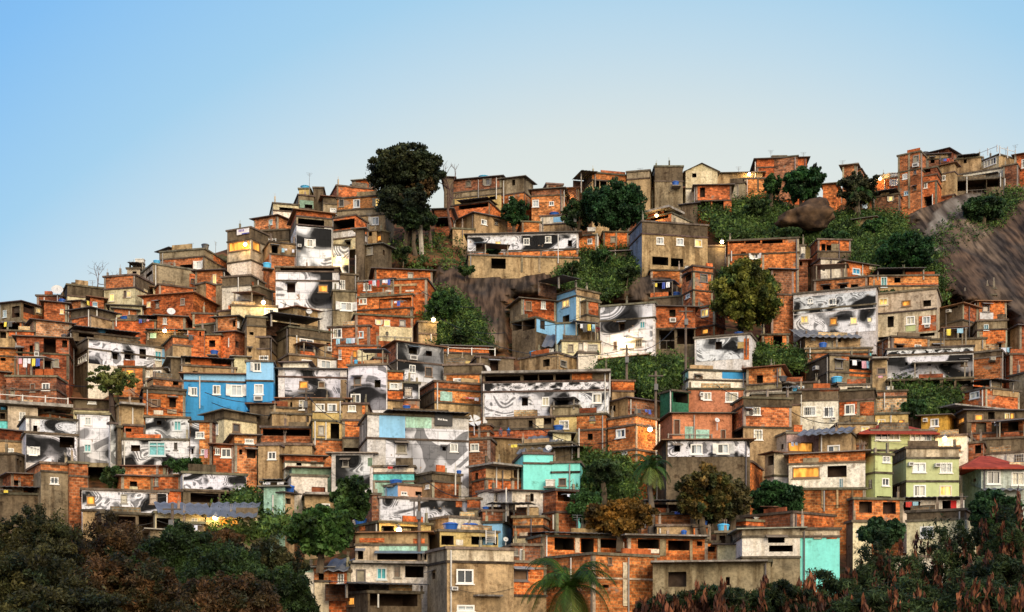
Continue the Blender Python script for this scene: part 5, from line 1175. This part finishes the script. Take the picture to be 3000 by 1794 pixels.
T(1375,1178,85,95,1290,DK,MD,'dark green tree left of the rust coloured round tree',dens=.9)
T(1420,1110,90,70,1200,DK,(.06,.09,.03),'green tree below the tower house on posts',dens=.7)
T(2085,1250,110,85,1340,DK,(.04,.08,.03),'dark green tree right of the turquoise wall',-5,dens=1.0)
T(2340,1180,140,130,1300,DK,(.03,.07,.02),'dark green tree in front of the red hipped roof house',-5,dens=1.2)
T(1030,700,90,80,790,DK,MD,'leafy green tree at the left of the green slope',dens=.7)
T(2330,470,110,70,545,DK,(.04,.08,.02),'shrubby green tree on top of the rock face',-1,dens=.9)
T(2120,560,150,110,660,DK,(.03,.09,.02),'banana grove tree clump on the right slope',dens=.8)
for i,(x,y,ww,h) in enumerate([(235,1125,70,60),(395,1105,100,45),(1355,625,60,50),(1430,595,60,60),(1105,640,50,30),(1175,600,40,24),(950,590,50,50),(2180,960,70,60),(1090,790,60,45),(2120,700,60,40),(1490,640,60,50),(2090,520,60,50),(1800,480,70,50),(355,485,1,1)]):
    if ww<5: continue
    b=['wild green bush by the grey cube house','dark green bush below the right paste-up','bush under the long low paste-up house','bush beside the burnt orange brick house','small bush on the rock ledge','bush beside low tan wall room','bush beside white roof pipe','dark bush under the stilt house','pale green bush at foot of green slope','bush near foot of right rock','bush above the light blue tower','bush beside tiny brick room and palm','bush on slope right of white door house'][i]
    T(x,y,ww,h,y+h,DK,MD if i%2 else (.06,.09,.02),b,-.6,name='bush',cat='bush',lobes=3,dens=.5,trunk=.08)
def bare(x,y,h,d,label,r=.22,sp=.6):
    p=P(x,y,d); e=empty('bare_tree',p); mb=MB(); limbs(mb,p-Vector((0,0,.5)),p+Vector((random.uniform(-1,1),0,h*.45)),r,4,sp); mb.build('trunk',e,(.16,.1,.08)); tag(e,uniq(label),'tree','trees and shrubs on the hill')
T(1885,548,60,38,600,DK,(.07,.12,.03),'bush at the foot of the big boulder',-2.2,name='bush',cat='bush',lobes=3,dens=.6,trunk=.08)
T(1990,552,70,40,610,DK,(.05,.11,.03),'bush right of the big boulder',-2,name='bush',cat='bush',lobes=3,dens=.6,trunk=.08)
bare(1095*DS,560*DS,5,Dh(560*DS)-1,'leafless tree with spreading twigs beside the amber street lamp')
bare(1045*DS,590*DS,6,Dh(590*DS)-1,'tall pale trunked tree below the dome shaped tree',.2,.35)
bare(230*DS,715*DS,2.4,Dh(715*DS)-.5,'dry brown twiggy shrub on the skyline roof',.08,.9)
palm(1907,1372,78,Dh(1480)-4,1520,30,'coconut palm with drooping fronds in front of the sand coloured storey')
palm(1667,1725,165,62,1900,34,'large coconut palm at the bottom edge before the big bare brick building',(.045,.09,.012),(.12,.14,.025))
palm(2517,580,75,Dh(640),650,24,'palm with long arching fronds on the right skyline')
palm(1226,650,45,Dh(690),700,18,'small palm below the dome shaped tree')
palm(2610,735,55,Dh(790),790,20,'banana like palm with bright green fronds on the right slope',(.05,.14,.02),(.12,.2,.04))
# foreground thickets, each shrub on its own
BL=[(-60,1215,260,300,66,0),(130,1235,250,280,70,1),(330,1265,220,220,68,2),(-80,1300,300,300,58,3),(180,1330,290,260,57,4),(430,1300,240,260,64,5),(560,1290,190,260,69,6),(400,1370,300,240,54,7),(600,1360,170,200,62,8),(0,1400,330,220,50,9),(480,1275,120,110,73,10)]
for x,y,ww,h,d,i in BL:
    c2=[(.07,.06,.018),(.095,.045,.016),(.045,.08,.018)][i%3]
    nm=['outer','rust tipped','dark green','low spreading','twiggy','tangled','right hand','broad front','small end','lowest','brown twig'][i]
    tree(x*DS,y*DS,ww*DS,h*DS,d,1640*DS,(.01,.02,.007),c2,nm+' shrub in the dark thicket at lower left'+(' beside the lamp shed' if i in(6,8) else ''),'thicket_shrub','shrub',leaf=.06,lobes=7,dens=1.5,long=1.5,trunk=.12)
BR=[(2020,1312,230,250,60,0),(2190,1245,230,300,62,1),(2370,1200,210,330,60,2),(1900,1375,200,200,56,3),(2080,1390,260,220,53,4),(2280,1335,260,260,52,5),(1780,1400,200,160,52,6),(1640,1410,180,130,50,7),(2000,1420,280,180,47,8),(2260,1400,300,200,46,9),(1540,1440,140,90,50,10)]
for x,y,ww,h,d,i in BR:
    nm=['middle','tall','tallest right edge','left','wide','dense','small','low','front','right front','outermost'][i]
    t=tree(x*DS,y*DS,ww*DS,h*DS,d,1640*DS,(.01,.022,.007),(.045,.065,.018),nm+' shrub with hanging rusty seed pods at lower right','pod_shrub','shrub',leaf=.045,lobes=6,dens=.9 if i in(0,1,2,3,6,7,10) else 1.7,trunk=.1,long=2.4)
    pts=[];al=[]; cx=((x+ww/2)*DS-CX)/F*d; cz=ZZ((y+h/2)*DS,d); rx=ww*DS/F*d/2; rz=h*DS/F*d/2
    for _ in range(75):
        q=rng.normal(size=3); q/=np.linalg.norm(q); c=np.array((cx,d,cz))+q*np.array((rx,-abs(1.5)*np.sign(q[1]) if 0 else 2.0,rz))*rng.uniform(.6,1.12)
        k=random.randint(14,40); s=rng.uniform(0,1,k); pts.append(c+np.stack([rng.normal(0,.1,k)*(.2+s),rng.normal(0,.1,k)*(.2+s),-s*rng.uniform(.5,1.0)],1)); al.append(rng.uniform(0,1,k))
    leafmesh('seed_pods',np.concatenate(pts),.085,np.concatenate(al),t,(.045,.014,.008),(.19,.07,.03),tuple(WL[t.name]),1.9,True)
# ---------------------------------------------------------------- boulder, poles, wires, walker
def boulder(x,y,w_,h_,d,label,col):
    import bmesh
    bm=bmesh.new(); bmesh.ops.create_icosphere(bm,subdivisions=4,radius=1); cx=(x+w_/2-CX)/F*d; cz=ZZ(y+h_/2,d); r=(w_/F*d/2,w_/F*d/2*.6,h_/F*d/2)
    for v in bm.verts:
        p=v.co; k=1+.1*math.sin(p.x*4+1)+.07*math.sin(p.z*6+p.x*3)+.04*math.sin(p.y*11+p.x*7); sh=.35*p.x
        from mathutils import noise as mn; k+=.22*mn.noise(p*1.7)+.1*mn.noise(p*4.5); hz=.55+.45*min(1,(p.x+1)/1.2); v.co=Vector((p.x*r[0]*k,p.y*r[1]*k,(max(-.7,p.z)*k*hz+sh*.5)*r[2]))
    me=bpy.data.meshes.new('boulder'); bm.to_mesh(me); o=bpy.data.objects.new('boulder',me); o.location=(cx,d,cz); me.materials.append(rm); C.objects.link(o)
    me.polygons.foreach_set('use_smooth',[True]*len(me.polygons)); tag(o,uniq(label),'boulder')
rm,nt2,b=nmat('boulder_rock',.95,.1); g=N(nt2,'ShaderNodeNewGeometry'); nt2.links.new(ramp(nt2,pn(.9,7),[(.35,(.03,.02,.015)),(.5,(.08,.05,.03)),(.7,(.17,.1,.055))]),b.inputs[0]); bump(nt2,b,pn(2.5,8),.7,.15)
boulder(2280,588,175,100,Dh(690)-1,'big brown boulder jutting from the green slope',None)
poles=[(2009,900,1068,'leaning wooden pole before the raised brick house'),(1836,1010,1090,'wooden pole with lamp before the portrait house'),(1921,1088,1158,'small wooden pole on the grass slope'),(897,1138,1205,'wooden pole before the left cream storey'),(1081,1228,1330,'dark wooden pole with boxes beside cream wall'),(1684,610,680,'pale wooden pole below the broad dark tree'),(505,1475,1560,'thin grey pole before the corrugated roofs'),(1228,1450,1580,'white post beside the dark canopy shed')]
tips=[]
for x,y0,y1,l in poles:
    d=Dh(y1)-3; p0,p1=P(x,y1,d),P(x,y0,d); e=empty('utility_pole',p0); m=MB(); m.tube(p0-Vector((0,0,2)),p1,.12,.09,'wood',8); m.build('shaft',e,(.16,.12,.09)); m=MB()
    m.box((p1.x-.6,d-.15,p1.z-.45),(1.2,0,0),(0,.08,0),(0,0,.1),'wood'); m.build('crossarm',e,(.12,.1,.08)); m=MB(); m.box((p1.x-.15,d-.4,p1.z-1.6),(.3,0,0),(0,.25,0),(0,0,.5),'metal'); m.build('transformer_box',e,(.12,.12,.12)); tag(e,uniq(l),'utility pole','utility poles'); tips.append(p1-Vector((0,0,.4)))
def wire(a,b,sag,label):
    n=14; m=MB(); pr=None
    for i in range(n+1):
        t=i/n; p=a.lerp(b,t)-Vector((0,0,sag*4*t*(1-t)))
        if pr: m.tube(pr,p,3*.011,.033,'metal',3)
        pr=p
    o=m.build('power_cable',None,(.02,.02,.02),org=a); tag(o,uniq(label),'cable','power cables')
wire(tips[3],tips[4],1.0,'sagging cable from the left cream storey pole to the cream wall pole')
wire(tips[1],tips[0],1.2,'sagging cable between the portrait house pole and the leaning pole')
wire(tips[3],P(600,1150,Dh(1150)-4),.8,'cable running left across the blue painted house')
wire(tips[1],P(1330,960,Dh(1010)),1.5,'cable running left from the portrait house pole')
wire(tips[4],P(1270,1300,Dh(1400)),.3,'cable from the dark pole to the big white paste-up house')
for i,(x0,y0,x1,y1) in enumerate([(1230,850,1400,900),(1290,935,1480,975),(820,885,1000,905),(900,1005,1090,1040),(1010,1120,1200,1165),(1500,950,1700,930),(1760,1000,1990,985),(2010,905,2200,960),(2100,1130,2330,1180),(2300,1195,2500,1230),(1560,1240,1800,1290),(1240,1400,1420,1440),(620,1180,860,1215),(380,1140,560,1210),(100,1090,330,1120),(2560,1010,2800,1060)]):
    d=Dh(y1)-2.5; wire(P(x0,y0,d),P(x1,y1,d-.5),random.uniform(.4,.9),'thin sagging cable '+['below the red roofed brick gallery','over the cream walkway terraces','above the lamp lit cream terrace','across the plaster house tops','over the ochre house roof','right of the light blue tower','over the raised brick house','before the portrait wall and grass','above the faded red painted house','over the peeling red wall house','above the turquoise cube house','left of the unfinished brick terrace','above the blue painted house','over the small orange brick houses','before the dark brown gallery house','before the dark paste-up block'][i])
def person(x,y0,y1,label,shirt,pants,d=None,sit=False):
    d=d or Dh(1010)-.8; f=P(x,y1,d); H=(y1-y0)/F*d; s=H/(1.75 if not sit else 1.3)
    vs=[(0,0,.95,.13),(0,0,1.2,.15),(0,0,1.42,.13),(0,0,1.5,.06),(0,0,1.62,.1),(0,0,1.72,.08),(.1,0,.9,.09),(.13,.05,.5,.07),(.14,-.02,.08,.05),(.15,-.14,.03,.035),(-.1,0,.9,.09),(-.12,-.08,.5,.07),(-.14,.1,.1,.05),(-.15,-.02,.03,.035),(.2,0,1.4,.06),(.27,.02,1.12,.045),(.25,-.15,.9,.035),(-.2,0,1.4,.06),(-.27,.04,1.12,.045),(-.26,-.1,.9,.035)]
    if sit:
        for i_,(a_,b_,c_) in {7:(.13,-.42,.9),8:(.14,-.45,.5),9:(.14,-.6,.46),11:(-.13,-.42,.92),12:(-.13,-.42,.5),13:(-.14,-.56,.46),16:(.15,-.35,.98),19:(-.15,-.35,.98)}.items(): vs[i_]=(a_,b_,c_,vs[i_][3])
        vs=[(a_,b_,c_-.42,r_) for a_,b_,c_,r_ in vs]
    ed=[(0,1),(1,2),(2,3),(3,4),(4,5),(0,6),(6,7),(7,8),(8,9),(0,10),(10,11),(11,12),(12,13),(2,14),(14,15),(15,16),(2,17),(17,18),(18,19)]
    me=bpy.data.meshes.new('person'); me.from_pydata([(a*s,b*s,c*s) for a,b,c,_ in vs],ed,[]); o=bpy.data.objects.new('person',me); C.objects.link(o); o.location=f
    md=o.modifiers.new('skin','SKIN')
    for i,v in enumerate(me.skin_vertices[0].data): v.radius=(vs[i][3]*s,vs[i][3]*s); v.use_root=i==0
    o.modifiers.new('sub','SUBSURF').levels=1; o.modifiers['sub'].render_levels=1
    m,nt3,b=nmat('walker_clothes'); tcn=N(nt3,'ShaderNodeTexCoord'); sp3=N(nt3,'ShaderNodeSeparateXYZ'); nt3.links.new(tcn.outputs['Object'],sp3.inputs[0])
    mm=N(nt3,'ShaderNodeMath',operation='DIVIDE'); mm.inputs[1].default_value=1.8*s; nt3.links.new(sp3.outputs[2],mm.inputs[0]); o3=ramp(nt3,mm.outputs[0],[(0,pants),(.52,pants),(.53,shirt),(.83,shirt),(.84,(.25,.13,.08)),(.94,(.25,.13,.08)),(.95,(.02,.015,.01))]); nt3.links.new(o3,b.inputs[0]); me.materials.append(m)
    tag(o,uniq(label),'person')
person(1134,968,998,'person in dark shirt walking along the cream walkway',(.05,.05,.045),(.2,.15,.1))
person(1490,1253,1280,'person in bright blue shirt sitting on the roof edge near the mesh dish',(.03,.2,.6),(.05,.06,.1),Dh(1283)-.2,True)
person(1467,1253,1280,'person in dusky red shirt sitting left of the one in blue',(.3,.06,.06),(.1,.09,.12),Dh(1283)-.2,True)
for l,n in LABELS.items():
    if n>1: print('DUPLABEL',n,l)
    if len(l.split())<4: print('SHORT',l)
